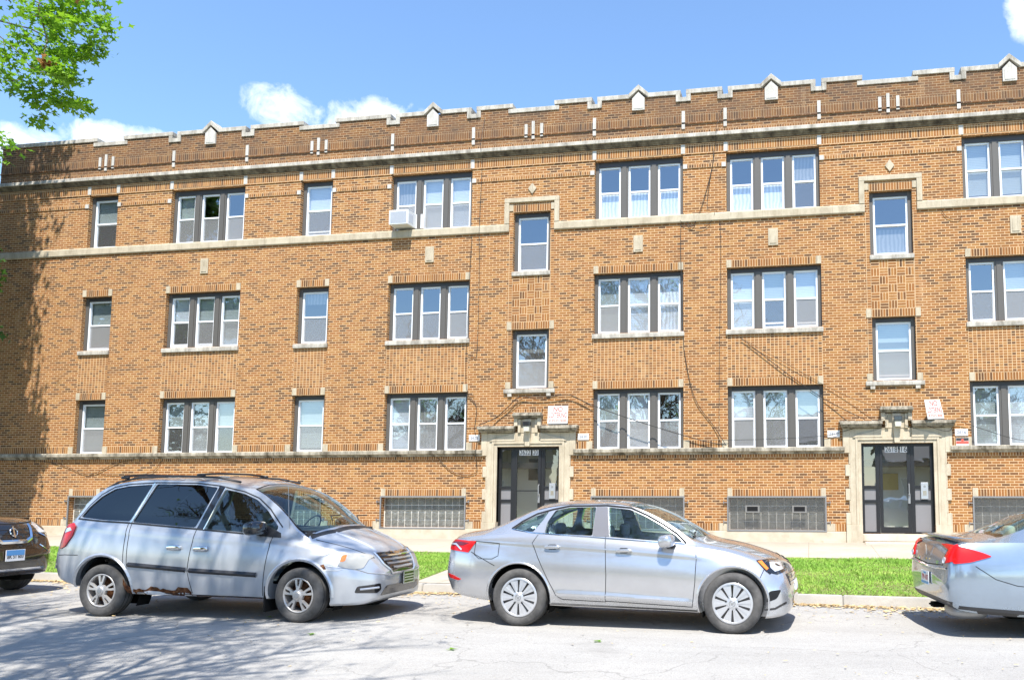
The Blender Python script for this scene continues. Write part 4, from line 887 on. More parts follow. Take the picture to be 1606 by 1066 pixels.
        if style == 'cover':       # ten broad spokes with narrow slots, as on a hub cap
            for k in range(10):
                a = 2 * math.pi * k / 10 + math.pi / 2 + math.pi / 10; wedge(a - .20, (a - .235, a), .055, ri, .000, .012, a, .02); wedge(a, (a, a + .235), .055, ri, -.006, .006, a + .20, .02)
            obj('hub_slot_plate', MB().lathe([(.05, .022), (ri - .002, .028)], 40), 'gloss_black', w_)
            sp.lathe([(0, -.012), (.05, -.010), (.075, .004), (.078, .03)], 30); sp.lathe([(ri - .018, .010), (ri - .012, .000), (ri + .004, .002), (ri + .006, .02)], 56)
            hb = MB()
            for k in range(5): a = 2 * math.pi * k / 5 + math.pi / 2; hb.lathe([(0, -.002), (.012, -.004), (.014, .008)], 10, c=(.078 * math.cos(a), -.001, .078 * math.sin(a)))
            obj('wheel_nut', hb, 'gloss_black', w_)
            em = MB().lathe([(.030, -.014), (.034, -.016), (.038, -.013)], 30); 
            em.prism([(-.022, .020), (-.016, .020), (-.009, .002), (-.003, .012), (.003, .012), (.009, .002), (.016, .020), (.022, .020), (.010, -.022), (.006, -.022), (0, -.008), (-.006, -.022), (-.010, -.022)], -.0165, -.012); obj('hub_emblem', em, 'steel', w_)
        else:
            for k in range(5):
                a = 2 * math.pi * k / 5 + math.pi / 2
                for d_ in (-.16, .16): wedge(a + d_ * 1.1 - .10, (a + d_ * 1.15 - .085, a + d_ * 1.15 + .085), .055, ri, .0, .010, a + d_ * 1.1 + .10, .03)
                wedge(a - .25, (a - .24, a + .24), .05, rim_r * .55, -.004, .004, a + .25, .03)
            sp.lathe([(0, -.018), (.045, -.016), (.055, -.006), (.075, .002), (.08, .03)], 30); obj('hub_cap', MB().lathe([(0, -.021), (.026, -.021), (.034, -.018)], 24), 'steel', w_)
        obj('spokes', sp, rimm, ro, bevel=.0); return w_
    def seats(s, rows, m, head=True, w_=.24):
        for (x, y, z, k) in rows:
            q = empty('seat', (x, y, z)); q.parent = s.root
            cu = MB().box(-.25, .27, -w_ * k, w_ * k, 0, .15); obj('seat_cushion', cu, m, q, bevel=.05)
            bk = MB().prism([(-.30, .08), (-.17, .08), (-.30, .62), (-.40, .62)], -w_ * k * .95, w_ * k * .95); obj('seat_back', bk, m, q, bevel=.05)
            for yy in ([0] if k < 1.3 else [-w_ * k * .6, w_ * k * .6]): obj('headrest', MB().ellipsoid((-.38, yy, .70), (.055, .13, .085), 8, .6), m, q, smooth=True)
    def mirror(s, x, z, m, sz=1.0, yw=.93):
        for sg in (-1, 1):
            q = MB().ellipsoid((x, sg * (yw + .10), z), (.085 * sz, .115 * sz, .072 * sz), 10, .62, Matrix.Rotation(R(sg * 8), 3, 'Z') @ Matrix.Rotation(R(-8), 3, 'Y')); o = obj('mirror', q, m, s.root, smooth=True)
            obj('mirror_arm', MB().prism([(x - .02, z - .075 * sz), (x + .07, z - .085), (x + .10, z - .045), (x + .03, z - .03)], sg * (yw - .12), sg * (yw + .05)), 'black_plastic', o, bevel=.006)
            obj('mirror_glass', MB().lathe([(0, 0), (.062 * sz, 0)], 20, axis='z', c=(0, 0, 0)), 'chrome', o)
            g_ = LAST[0]; g_.location = (x - .076 * sz, sg * (yw + .10), z); g_.rotation_euler = (0, R(90), 0)
    def handle(s, x, z, m, L_=.10, rz=-.03, parent=None, hz=.020):
        for ax in ('y-', 'y+'):
            p, n = s.hit(ax, x, z, 0); sg = -1 if ax == 'y-' else 1
            M = Matrix.Rotation(rz, 3, 'Y'); q = MB().ellipsoid((p.x, p.y + sg * .020, p.z), (L_, .018, hz), 10, .55, M); o = obj('door_handle', q, m, s.root, smooth=True)
            s.decal('handle_recess', rounded([(x - .06, z - .03), (x + .055, z - .03), (x + .055, z + .03), (x - .06, z + .03)], .028), 'seam', ax, .0015, 0, parent=o)

# ---------- silver sedan
S = dict(
 top=[(-2.42, .62), (-2.40, .80), (-2.375, .98), (-2.34, 1.075), (-2.28, 1.10), (-2.1, 1.125), (-1.95, 1.155), (-1.75, 1.235), (-1.48, 1.37), (-1.23, 1.465), (-.94, 1.505), (-.5, 1.52), (-.2, 1.505), (0, 1.465), (.25, 1.375), (.55, 1.22), (.85, 1.055), (1.0, 1.02), (1.3, .965), (1.55, .89), (1.74, .825), (1.86, .745), (1.92, .64), (1.95, .55), (1.965, .48)],
 bot=[(-2.42, .55), (-2.37, .43), (-2.2, .34), (-1.7, .275), (-.95, .245), (.9, .215), (1.4, .18), (1.65, .17), (1.85, .19), (1.94, .25), (1.965, .38)],
 belt=[(-2.42, .585), (-2.39, .72), (-2.33, .96), (-2.1, 1.05), (-1.5, 1.095), (-1.1, 1.095), (-.4, 1.06), (.3, 1.02), (.8, .985), (1.2, .93), (1.5, .85), (1.72, .775), (1.86, .68), (1.965, .44)],
 wb=[(-2.42, .50), (-2.37, .62), (-2.2, .72), (-1.9, .77), (-1.5, .79), (0, .80), (.8, .79), (1.3, .75), (1.6, .70), (1.82, .60), (1.92, .50), (1.965, .38)],
 wm=[(-2.42, .52), (-2.38, .66), (-2.30, .74), (-2.15, .81), (-1.9, .87), (-1.4, .895), (1.1, .895), (1.5, .885), (1.72, .83), (1.84, .74), (1.92, .62), (1.965, .46)],
 wl=[(-2.42, .48), (-2.36, .62), (-2.2, .74), (-1.9, .80), (-1.4, .84), (1.1, .85), (1.5, .86), (1.72, .82), (1.85, .72), (1.93, .58), (1.965, .42)],
 re=[(-2.42, .59), (-2.33, 1.02), (-2.1, 1.09), (-1.95, 1.11), (-1.75, 1.16), (-1.5, 1.26), (-1.25, 1.37), (-1.0, 1.435), (-.6, 1.47), (-.2, 1.465), (.05, 1.43), (.3, 1.34), (.6, 1.18), (.85, 1.03), (1.2, .96), (1.5, .885), (1.74, .80), (1.88, .69), (1.965, .46)],
 wr=[(-2.42, .42), (-2.2, .64), (-1.8, .65), (-1.4, .60), (-1, .57), (-.3, .565), (.1, .585), (.5, .65), (.85, .735), (1.2, .70), (1.6, .60), (1.82, .5), (1.965, .32)], mid=.48,
 crz=[(-2.42, .90), (-2.2, 1.005), (-1.6, .985), (-1.01, .955), (-.23, .915), (.5, .87), (1.2, .80), (1.965, .6)], cra=[(-2.42, 0), (-2.25, .0), (-2.0, .016), (.7, .016), (1.15, 0), (1.965, 0)],
 lrz=[(-2.42, .42), (-.9, .425), (.85, .365), (1.965, .3)], lra=[(-2.42, 0), (-.90, 0), (-.80, .024), (.78, .024), (.90, 0), (1.965, 0)])
car = Car('sedan', 'clean silver four door sedan with ten spoke wheels, parked in the middle of the row', 'car', (5.40, -11.05, 0), R(-2.94), S, -2.42, 1.965)
W1 = rounded([(-1.47, 1.165), (-1.38, 1.235), (-1.20, 1.325), (-1.045, 1.375), (-1.10, 1.26), (-1.19, 1.13), (-1.32, 1.14)], .02)
W2 = rounded([(-1.035, 1.115), (-1.03, 1.25), (-.96, 1.39), (-.78, 1.425), (-.435, 1.435), (-.42, 1.09)], .025)
W3 = rounded([(-.20, 1.08), (-.27, 1.432), (0.0, 1.405), (.20, 1.325), (.40, 1.225), (.60, 1.105), (.70, 1.025), (.30, 1.045)], .025)
WS = [(-.04, -.50), (.2, -.555), (.5, -.60), (.80, -.67), (.83, 0), (.80, .67), (.5, .60), (.2, .555), (-.04, .50), (-.07, 0)]
RW = [(-1.84, -.54), (-1.25, -.50), (-1.22, 0), (-1.25, .50), (-1.84, .54), (-1.88, 0)]
sl = MB().box(1.5, 1.9, -1.2, -.58, .41, .42)
car.build('silver_blue', [W1, W2, W3], [(-1.33, .345, .405), (1.30, .345, .405)], WS, RW, cav=(-1.8, .82, .42, 1.0, 1.1))
for x, sg in ((-1.32, -1), (-1.32, 1), (1.30, -1), (1.30, 1)): car.wheel(x, .345, .345, .238, .21, sg, 'cover', yo=.885)
for ax in ('y-', 'y+'): car.decal('door_pillar', [(-.415, 1.09), (-.43, 1.435), (-.285, 1.432), (-.205, 1.085)], 'pillar_grey', ax, .004)
# wheel-arch lips, swages and seams
for cx in (-1.33, 1.30):
    for ax in ('y-', 'y+'): car.strip('arch_lip', [(cx + .417 * math.cos(a), .345 + .417 * math.sin(a)) for a in np.linspace(-.25, math.pi + .25, 30)], .024, 'silver_blue', ax, .001, thick=.006, parent=car.body)
SE = [[(-1.11, 1.10), (-1.165, 1.0), (-1.08, .83), (-.95, .58), (-.84, .38), (-.76, .335), (-.22, .32), (-.21, .63), (-.23, .92), (-.25, 1.08)], [(-.22, .33), (.83, .29), (.865, .57), (.875, .83), (.86, .99)], [(-1.93, 1.01), (-1.60, .99), (-1.60, .84), (-1.68, .80), (-1.86, .80), (-1.93, .85), (-1.93, 1.01)],
      [(-1.98, .88), (-1.64, .72)], [(1.66, .74), (1.60, .60)], [(-1.70, .30), (-1.72, .42)]]
for l in SE:
    for ax in ('y-', 'y+'): car.strip('panel_gap', l, .008, 'seam', ax, .0012, parent=car.body)
for ax in ('y-', 'y+'):
    car.strip('window_trim', [(-1.48, 1.16), (-1.2, 1.12), (-.42, 1.075), (.30, 1.030), (.72, 1.008)], .014, 'chrome', ax, .002, thick=.003)
    car.strip('window_trim', [(-1.49, 1.165), (-1.38, 1.25), (-1.2, 1.345), (-1.0, 1.40), (-.78, 1.445), (-.3, 1.452), (0.01, 1.425), (.22, 1.34), (.42, 1.24), (.62, 1.12), (.74, 1.015)], .018, 'seam', ax, .004)
    car.strip('sill_strip', [(-.93, .27), (.9, .235)], .035, 'black_plastic', ax, .0015, parent=car.body)
    tl = car.decal('tail_light', [(-2.36, 1.01), (-2.2, 1.02), (-1.92, 1.01), (-2.02, .87), (-2.2, .885), (-2.375, .90)], 'tail_red', ax, .008)
    car.decal('tail_light_core', [(-2.33, .99), (-2.16, 1.0), (-2.02, .985), (-2.10, .955), (-2.22, .95), (-2.34, .945)], 'tail_dark', ax, .011, parent=tl); car.strip('tail_light_line', [(-2.34, .97), (-2.22, .965), (-2.12, .90)], .02, 'lens_clear', ax, .013, parent=tl)
    car.decal('reflector', [(-2.345, .60), (-2.25, .585), (-2.11, .54), (-2.16, .525), (-2.30, .55)], 'tail_red', ax, .005)
    hl = car.decal('headlight', [(1.56, .825), (1.68, .83), (1.82, .80), (1.885, .69), (1.80, .665), (1.68, .70)], 'gloss_black', ax, .006)
    car.decal('turn_lens', [(1.575, .815), (1.62, .818), (1.70, .735), (1.68, .715)], 'amber', ax, .009, parent=hl); car.decal('headlight_lens', [(1.70, .80), (1.80, .785), (1.85, .715), (1.77, .695), (1.72, .74)], 'lens_clear', ax, .009, parent=hl)
    car.decal('bumper_vent', rounded([(1.68, .36), (1.72, .49), (1.85, .50), (1.80, .40)], .03), 'seam', ax, .002)
    car.strip('splitter', [(1.66, .28), (1.78, .29), (1.90, .35)], .022, 'gloss_black', ax, .003)
car.decal('grille', rounded([(-.52, .66), (.52, .66), (.46, .52), (-.46, .52)], .03), 'gloss_black', 'x+', .006); car.decal('lower_grille', rounded([(-.45, .40), (.45, .40), (.40, .28), (-.40, .28)], .03), 'gloss_black', 'x+', .004)
for zz in (.56, .60, .64): car.strip('grille_bar', [(-.47, zz), (.47, zz)], .012, 'chrome', 'x+', .008, thick=.004)
car.decal('number_plate', [(-.15, .55), (.15, .55), (.15, .44), (-.15, .44)], 'plate_white', 'x+', .012); car.decal('rear_number_plate', [(-.15, .90), (.15, .90), (.15, .76), (-.15, .76)], 'plate_white', 'x-', .012)
car.handle(-.90, .955, 'silver_blue'); car.handle(.0, .925, 'silver_blue'); car.mirror(.53, 1.045, 'silver_blue', 1.05, .80)
car.seats([(.05, -.37, .42, 1), (.05, .37, .42, 1), (-.85, 0, .42, 2.3)], 'seat_cloth')
obj('dashboard', MB().prism([(.45, .75), (.44, .98), (.60, 1.02), (.82, 1.0), (.82, .7)], -.66, .66), 'car_inside', car.root, bevel=.03)
obj('steering_wheel', MB().lathe([(.17, -.012), (.185, 0), (.17, .012), (.158, 0), (.17, -.012)], 30, axis='z'), 'car_inside', car.root, smooth=True)
o = LAST[0]; o.location = (.33, .37, 1.0); o.rotation_euler = (0, R(-65), 0)
obj('wiper', MB().tube([(.80, -.55, 1.075), (.74, -.2, 1.112), (.70, .1, 1.14)], .009, 6), 'black_plastic', car.root)
car.strip('roof_seam', [(-1.2, -.545), (-.6, -.545), (0, -.535)], .02, 'seam', 'z', .001, parent=car.body)

# ---------- silver minivan
S = dict(
 top=[(-2.47, .66), (-2.45, .85), (-2.34, 1.05), (-2.22, 1.30), (-2.06, 1.58), (-1.92, 1.715), (-1.7, 1.79), (-1.3, 1.835), (-.5, 1.845), (.1, 1.80), (.45, 1.72), (.75, 1.61), (1.03, 1.46), (1.35, 1.26), (1.52, 1.165), (1.70, 1.09), (1.90, 1.005), (2.03, .93), (2.13, .84), (2.20, .74), (2.26, .64)],
 bot=[(-2.47, .56), (-2.34, .46), (-2.1, .41), (-1.8, .34), (-1.1, .29), (.8, .27), (1.6, .25), (1.78, .20), (2.05, .20), (2.20, .25), (2.26, .40)],
 belt=[(-2.47, .62), (-2.38, .95), (-2.22, 1.15), (-2.0, 1.23), (-1.1, 1.185), (0, 1.125), (.6, 1.07), (1.0, 1.03), (1.4, .97), (1.7, .91), (1.95, .84), (2.12, .76), (2.26, .58)],
 wb=[(-2.47, .66), (-2.28, .78), (-2.1, .85), (-1.8, .885), (-1, .90), (.5, .90), (1.1, .875), (1.5, .83), (1.8, .75), (2.05, .63), (2.18, .54), (2.26, .44)],
 wm=[(-2.47, .72), (-2.28, .86), (-2.1, .93), (-1.8, .96), (-1, .975), (1, .975), (1.5, .965), (1.75, .93), (1.95, .84), (2.12, .70), (2.21, .58), (2.26, .46)],
 wl=[(-2.47, .68), (-2.28, .82), (-2.1, .89), (-1.8, .91), (-1, .925), (1, .93), (1.5, .945), (1.75, .92), (1.95, .83), (2.12, .69), (2.21, .56), (2.26, .43)],
 re=[(-2.47, .63), (-2.38, 1.0), (-2.2, 1.22), (-2.05, 1.42), (-1.9, 1.56), (-1.68, 1.68), (-1.4, 1.745), (-1, 1.775), (-.2, 1.755), (.25, 1.70), (.6, 1.60), (.85, 1.455), (1.05, 1.29), (1.22, 1.12), (1.5, 1.00), (1.8, .93), (2.05, .83), (2.26, .60)],
 wr=[(-2.47, .60), (-2.2, .72), (-1.9, .75), (-1, .77), (0, .765), (.6, .745), (1.0, .79), (1.22, .82), (1.5, .76), (1.9, .60), (2.12, .48), (2.26, .36)], mid=.5, cr=2.2, crz=[(-2.47, 1.17), (-2.05, 1.15), (-1.4, 1.09), (-.2, 1.01), (.9, .94), (1.6, .87), (2.26, .6)], cra=[(-2.47, 0), (-2.2, .008), (1.3, .008), (1.7, 0), (2.26, 0)])
van = Car('minivan', 'silver minivan with tinted rear windows, roof rack and rusted sill, parked at the left', 'minivan', (-.12, -11.10, 0), R(-.8), S, -2.47, 2.26)
V1 = rounded([(-1.99, 1.285), (-1.90, 1.42), (-1.74, 1.56), (-1.55, 1.66), (-1.32, 1.70), (-.96, 1.72), (-1.18, 1.235), (-1.6, 1.25)], .03)
V2 = rounded([(-.90, 1.725), (-.3, 1.715), (.02, 1.68), (-.19, 1.16), (-1.14, 1.225)], .03)
V3 = rounded([(.13, 1.655), (.40, 1.60), (.60, 1.52), (.78, 1.38), (.98, 1.17), (.93, 1.085), (.6, 1.10), (-.05, 1.145)], .03)
WS = [(.50, -.64), (.8, -.70), (1.1, -.74), (1.36, -.77), (1.46, -.40), (1.49, 0), (1.46, .40), (1.36, .77), (1.1, .74), (.8, .70), (.50, .64), (.44, 0)]
grl = MB().prism([(1.7, .84), (2.4, .84), (2.4, .62), (1.7, .62)], -.2, .2)
van.build('van_silver', [V1, V2, V3], [(-1.50, .335, .45), (1.36, .335, .43)], WS, None, cav=(-2.0, 1.42, .45, 1.10, 1.1), tint=['tint_glass', 'tint_glass', 'car_glass', 'tint_glass'])
for x, sg in ((-1.5, -1), (-1.5, 1), (1.36, -1), (1.36, 1)): van.wheel(x, .335, .338, .218, .22, sg, 'van', steer=R(-3) if x > 0 else 0, yo=.955, rimm='rim_dirty')
for cx, rr in ((-1.5, .465), (1.36, .445)):
    for ax in ('y-', 'y+'): van.strip('arch_lip', [(cx + rr * math.cos(a), .335 + rr * math.sin(a)) for a in np.linspace(-.05, math.pi + .1, 30)], .045, 'van_silver', ax, .001, thick=.014, parent=van.body)
SE = [[(-1.19, 1.20), (-1.17, .68), (-1.07, .35)], [(-1.14, 1.20), (-1.10, .40), (-.98, .33), (-.14, .31)], [(-.16, 1.13), (-.21, .61), (-.14, .31), (.86, .29), (.91, .76), (.93, 1.05)], [(-1.88, .79), (-2.10, .79), (-2.26, .78)], [(-2.05, 1.16), (-1.4, 1.10), (-.2, 1.02), (.9, .95)], [(1.70, .70), (1.98, .66)]]; SE.pop(4)
for i, l in enumerate(SE):
    for ax in ('y-', 'y+'): van.strip('panel_gap', l, .009 if i != 4 else .006, 'seam' if i != 4 else 'van_silver', ax, .0012, parent=van.body, thick=0 if i != 4 else .005)
mold = lambda a, b, z0, z1: [(a, z0), (b, z1)]
for ax in ('y-', 'y+'):
    for l in ([(-1.09, .68), (-.23, .625)], [(-.18, .62), (.79, .58)]): van.strip('side_moulding', l, .062, 'black_plastic', ax, .003, thick=.020)
    van.strip('window_trim', [(-2.02, 1.265), (-1.62, 1.235), (-1.18, 1.215), (-.19, 1.145), (.6, 1.085), (.98, 1.065)], .022, 'black_plastic', ax, .002, thick=.003)
    van.strip('window_trim', [(-2.02, 1.27), (-1.91, 1.44), (-1.75, 1.585), (-1.56, 1.685), (-1.32, 1.725), (-.9, 1.745), (-.3, 1.738), (.05, 1.70), (.4, 1.625), (.62, 1.54), (.81, 1.40), (1.03, 1.17)], .016, 'black_plastic', ax, .0015)
    van.strip('window_divider', [(-.93, 1.74), (-1.16, 1.22)], .018, 'chrome', ax, .004, thick=.003); van.strip('window_divider', [(.08, 1.69), (-.12, 1.14)], .085, 'gloss_black', ax, .002); van.strip('window_divider', [(.13, 1.68), (-.06, 1.14)], .014, 'chrome', ax, .004, thick=.003)
    tl = van.decal('tail_light', [(-2.22, 1.17), (-2.05, 1.205), (-1.985, 1.16), (-2.01, 1.04), (-2.11, .90), (-2.225, .86)], 'tail_red', ax, .012); van.decal('reverse_lens', [(-2.19, 1.13), (-2.08, 1.15), (-2.04, 1.11), (-2.16, 1.075)], 'lens_clear', ax, .015, parent=tl)
    hl = van.decal('headlight', rounded([(1.83, .825), (1.92, .845), (2.04, .83), (2.115, .79), (2.09, .655), (1.97, .655), (1.84, .70)], .03), 'lens_foggy', ax, .008); van.decal('turn_lens', rounded([(1.845, .82), (1.89, .83), (1.90, .75), (1.85, .74)], .02), 'amber', ax, .0105, parent=hl)
grp = [(-.42, .835), (.42, .835), (.38, .70), (.26, .575), (-.26, .575), (-.38, .70)]
gr = van.decal('grille', rounded(grp, .05), 'gloss_black', 'x+', .004)
for k, zz in enumerate((.79, .74, .69, .64)):
    hw = .40 - .035 * k - (.05 if k > 2 else 0); van.strip('grille_bar', [(-hw, zz), (hw, zz)], .024, 'chrome' if k == 0 else 'rim_alloy', 'x+', .008, thick=.012, parent=gr)
van.strip('grille_surround', [(-.43, .84), (-.39, .695), (-.27, .565), (0, .56), (.27, .565), (.39, .695), (.43, .84)], .03, 'rim_alloy', 'x+', .006, thick=.010, parent=gr)
for sg in (-1, 1): van.decal('wing_emblem', [(0, .82), (sg * .05, .825), (sg * .16, .835), (sg * .15, .815), (sg * .05, .80), (0, .79)], 'chrome', 'x+', .022, parent=gr)
van.decal('lower_grille', rounded([(-.42, .42), (.50, .42), (.52, .36), (.40, .30), (-.50, .30)], .03), 'gloss_black', 'x+', .003)
fd = van.decal('fog_recess', rounded([(-.76, .44), (-.52, .46), (-.50, .38), (-.56, .34), (-.78, .36)], .02), 'gloss_black', 'x+', .003); van.strip('fog_bar', [(-.74, .40), (-.54, .41)], .025, 'van_silver', 'x+', .006, thick=.006)
van.strip('bumper_crease', [(-.86, .70), (-.66, .60), (-.3, .545), (.3, .545), (.66, .60)], .02, 'van_silver', 'x+', .0, thick=.008, parent=van.body)
pl = empty('number_plate', (2.285, .12, .485)); pl.parent = van.root
obj('plate_board', MB().box(-.008, .008, -.155, .155, -.085, .085), 'gloss_black', pl, bevel=.004)
ms = MB().box(.008, .014, -.15, .15, .070, .082).box(.008, .014, -.15, .15, -.082, -.070).box(.008, .014, -.15, -.138, -.07, .07).box(.008, .014, .138, .15, -.07, .07)
for k in range(3): ms.box(.008, .013, -.12, .12, -.045 + k * .035, -.030 + k * .035)
obj('plate_frame', ms, 'rim_alloy', pl)
r_ = random.Random(4); ru = [(-1.16, .50), (-1.12, .42), (-1.04, .37)] + [(-1.02 + i * .045, .365 + r_.uniform(-.012, .045)) for i in range(19)] + [(-.16, .345), (-.15, .30)] + [(-.2 - i * .05, .285 + r_.uniform(-.004, .012)) for i in range(17)] + [(-1.12, .32), (-1.17, .42)]
for ax in ('y-',):
    rp = van.decal('rusted_sill', ru, 'rust', ax, .004, .004, smooth=False, step=.03); van.decal('filler_patch', [(-.86, .335), (-.78, .35), (-.62, .342), (-.5, .31), (-.60, .30), (-.82, .305)], 'plate_white', ax, .008, .004, parent=rp)
    van.strip('rust_line', [(-.10, .295), (.3, .285), (.84, .28)], .014, 'rust', ax, .002, parent=rp); van.decal('rust_patch', [(1.62, .70), (1.68, .72), (1.72, .66), (1.70, .62), (1.66, .65)], 'rust', ax, .004, .003, parent=rp)
    van.decal('scuff', [(1.66, .64), (1.72, .665), (1.80, .652), (1.90, .65), (1.84, .635), (1.73, .64), (1.70, .62)], 'scuff_grey', ax, .004, .003, parent=rp)
van.handle(-.42, .905, 'chrome', .105, hz=.034); van.handle(-.03, .895, 'chrome', .105, hz=.034); van.mirror(.76, 1.165, 'gloss_black', 1.25, .90)
for ax in ('y-', 'y+'): van.decal('mirror_base', [(.74, 1.06), (.80, 1.20), (1.02, 1.10), (1.04, 1.04)], 'black_plastic', ax, .006)
for sg in (-1, 1):
    rk = MB(); 
    P0 = [(-1.80, 1.67), (-1.62, 1.755), (-1.3, 1.815), (-.7, 1.835), (-.1, 1.815), (.25, 1.75)]
    rk.tube([(x, sg * .64, z) for x, z in P0], .015, 8); ro = obj('roof_rail', rk, 'black_plastic', van.root, smooth=True)
    for x in (-1.52, -.35): obj('rail_clamp', MB().ellipsoid((x, sg * .64, 1.845 if x > -1 else 1.815), (.06, .035, .022), 8, .7), 'black_plastic', ro, smooth=True)
for x, z in ((-1.52, 1.845), (-.35, 1.862)): obj('cross_bar', MB().tube([(x, -.66, z - .01), (x, -.3, z + .012), (x, .3, z + .012), (x, .66, z - .01)], .014, 8), 'black_plastic', van.root, smooth=True)
for x0, z0, x1, z1 in ((1.42, 1.215, 1.05, 1.40), (1.44, 1.205, 1.10, 1.38)):
    yy = -.35 if x0 < 1.43 else .25; obj('wiper', MB().tube([(x0, yy, z0 + .03), (x0 - .10, yy + .12, z0 + .085), (x1 + .22, yy + .42, z1 - .09)], .008, 6), 'black_plastic', van.root)
obj('antenna', MB().tube([(1.13, -.82, 1.08), (1.10, -.815, 1.30), (1.07, -.81, 1.70)], .004, 5), 'steel', van.root)
van.decal('cowl', [(1.38, -.76), (1.50, -.40), (1.53, 0), (1.50, .40), (1.38, .76), (1.42, .78), (1.57, .42), (1.61, 0), (1.57, -.42), (1.42, -.78)], 'black_plastic', 'z', .003)
for sg in (-1, 1): van.strip('panel_gap', [(1.46, sg * .76), (1.8, sg * .66), (2.0, sg * .58), (2.12, sg * .48)], .010, 'seam', 'z', .001, parent=van.body)
van.strip('hood_crease', [(1.55, -.46), (1.8, -.42), (2.08, -.36)], .04, 'van_silver', 'z', .0, thick=.008, parent=van.body); van.strip('hood_crease', [(1.55, .46), (1.8, .42), (2.08, .36)], .04, 'van_silver', 'z', .0, thick=.008, parent=van.body)
van.strip('windshield_seal', [(1.37, -.78), (1.1, -.755), (.8, -.715), (.50, -.655), (.43, -.30), (.42, 0), (.43, .30), (.50, .655), (.8, .715), (1.1, .755), (1.37, .78)], .022, 'seam', 'z', .0015)
van.seats([(.20, -.42, .55, 1.05), (.20, .42, .55, 1.05), (-.75, 0, .55, 2.6), (-1.5, 0, .55, 2.6)], 'seat_cloth', w_=.26)
obj('dashboard', MB().prism([(.72, .85), (.70, 1.10), (.9, 1.15), (1.40, 1.12), (1.40, .8)], -.78, .78), 'car_inside', van.root, bevel=.03)
obj('steering_wheel', MB().lathe([(.18, -.012), (.195, 0), (.18, .012), (.168, 0), (.18, -.012)], 30, axis='z'), 'car_inside', van.root, smooth=True)
o = LAST[0]; o.location = (.60, .42, 1.13); o.rotation_euler = (0, R(-60), 0)
obj('mud_flap', MB().box(.895, .915, -.96, -.70, .12, .48), 'under', van.root)

# ---------- blue-silver sedan seen from behind, at the right edge
S = dict(
 top=[(-2.36, .66), (-2.33, .86), (-2.28, 1.045), (-2.2, 1.085), (-2.0, 1.10), (-1.75, 1.135), (-1.45, 1.26), (-1.1, 1.40), (-.75, 1.465), (-.3, 1.475), (.1, 1.42), (.5, 1.24), (.9, 1.04), (1.2, .98), (1.7, .88), (2.1, .74), (2.25, .62), (2.3, .50)],
 bot=[(-2.36, .56), (-2.32, .38), (-2.2, .30), (-1.8, .25), (-1.0, .22), (1.0, .2), (2, .2), (2.3, .36)],
 belt=[(-2.36, .61), (-2.31, .90), (-2.22, 1.02), (-2.0, 1.05), (-1.4, 1.055), (-.8, 1.03), (.2, .98), (1.0, .93), (1.7, .82), (2.1, .68), (2.3, .46)],
 wb=[(-2.36, .62), (-2.32, .71), (-2.2, .77), (-1.8, .79), (-1.2, .815), (.6, .81), (1.4, .76), (2, .62), (2.3, .4)],
 wm=[(-2.36, .68), (-2.33, .78), (-2.25, .855), (-2.05, .89), (-1.4, .90), (1.2, .90), (1.8, .84), (2.15, .66), (2.3, .45)],
 wl=[(-2.36, .62), (-2.32, .74), (-2.22, .82), (-2.0, .85), (-1.4, .86), (1.2, .86), (1.8, .80), (2.15, .6), (2.3, .4)],
 re=[(-2.36, .63), (-2.28, .99), (-2.1, 1.06), (-1.8, 1.075), (-1.5, 1.13), (-1.15, 1.27), (-.8, 1.375), (-.3, 1.405), (.1, 1.36), (.5, 1.19), (.85, .99), (1.4, .91), (2, .74), (2.3, .48)],
 wr=[(-2.36, .48), (-2.2, .67), (-1.8, .69), (-1.4, .64), (-.9, .585), (-.3, .575), (.2, .62), (.85, .74), (1.6, .62), (2.3, .3)], mid=.5)
g6 = Car('coupe_sedan', 'pale blue sedan with rear spoiler and big red tail lights at the right edge', 'car', (11.26, -10.79, 0), R(8.0), S, -2.36, 2.3)
G1 = rounded([(-1.35, 1.09), (-1.1, 1.22), (-.9, 1.31), (-.5, 1.365), (-.35, 1.365), (-.33, 1.04)], .03); G2 = rounded([(-.22, 1.04), (-.24, 1.365), (.05, 1.33), (.35, 1.22), (.65, 1.06), (.3, 1.015)], .03)
g6.build('blue_silver', [G1, G2], [(-1.05, .335, .40), (1.60, .335, .40)], [(.0, -.54), (.4, -.6), (.84, -.68), (.88, 0), (.84, .68), (.4, .6), (0, .54), (-.04, 0)], rounded([(-1.72, -.60), (-1.0, -.52), (-.97, 0), (-1.0, .52), (-1.72, .60), (-1.78, 0)], .03), cav=(-1.72, .85, .42, .98, 1.06))
for x, sg in ((-1.05, -1), (-1.05, 1), (1.60, -1), (1.60, 1)): g6.wheel(x, .335, .338, .215, .21, sg, 'van', yo=.885, rimm='rim_alloy')
sp = MB()
for i in range(12):
    for j in range(1): pass
ys = np.linspace(-.70, .70, 15); prf = lambda y: -2.285 + .10 * (y / .7) ** 2
for a, b in zip(ys[:-1], ys[1:]):
    for (dx0, z0, dx1, z1) in ((-.040, 1.108, .14, 1.118), (.14, 1.118, .14, 1.098), (.14, 1.098, .0, 1.088), (.0, 1.088, -.040, 1.108)):
        fa = 1 - abs(a / .7) ** 4 * .9; fb = 1 - abs(b / .7) ** 4 * .9
        sp.quad([(prf(a) + dx0, a, 1.095 + (z0 - 1.095) * fa), (prf(b) + dx0, b, 1.095 + (z0 - 1.095) * fb), (prf(b) + dx1, b, 1.095 + (z1 - 1.095) * fb), (prf(a) + dx1, a, 1.095 + (z1 - 1.095) * fa)])
sp.quad([(prf(-.7) - .045, -.7, 1.10), (prf(-.7) + .16, -.7, 1.105), (prf(-.7) + .15, -.7, 1.092)]); obj('spoiler', sp, 'blue_silver', g6.root, smooth=True)
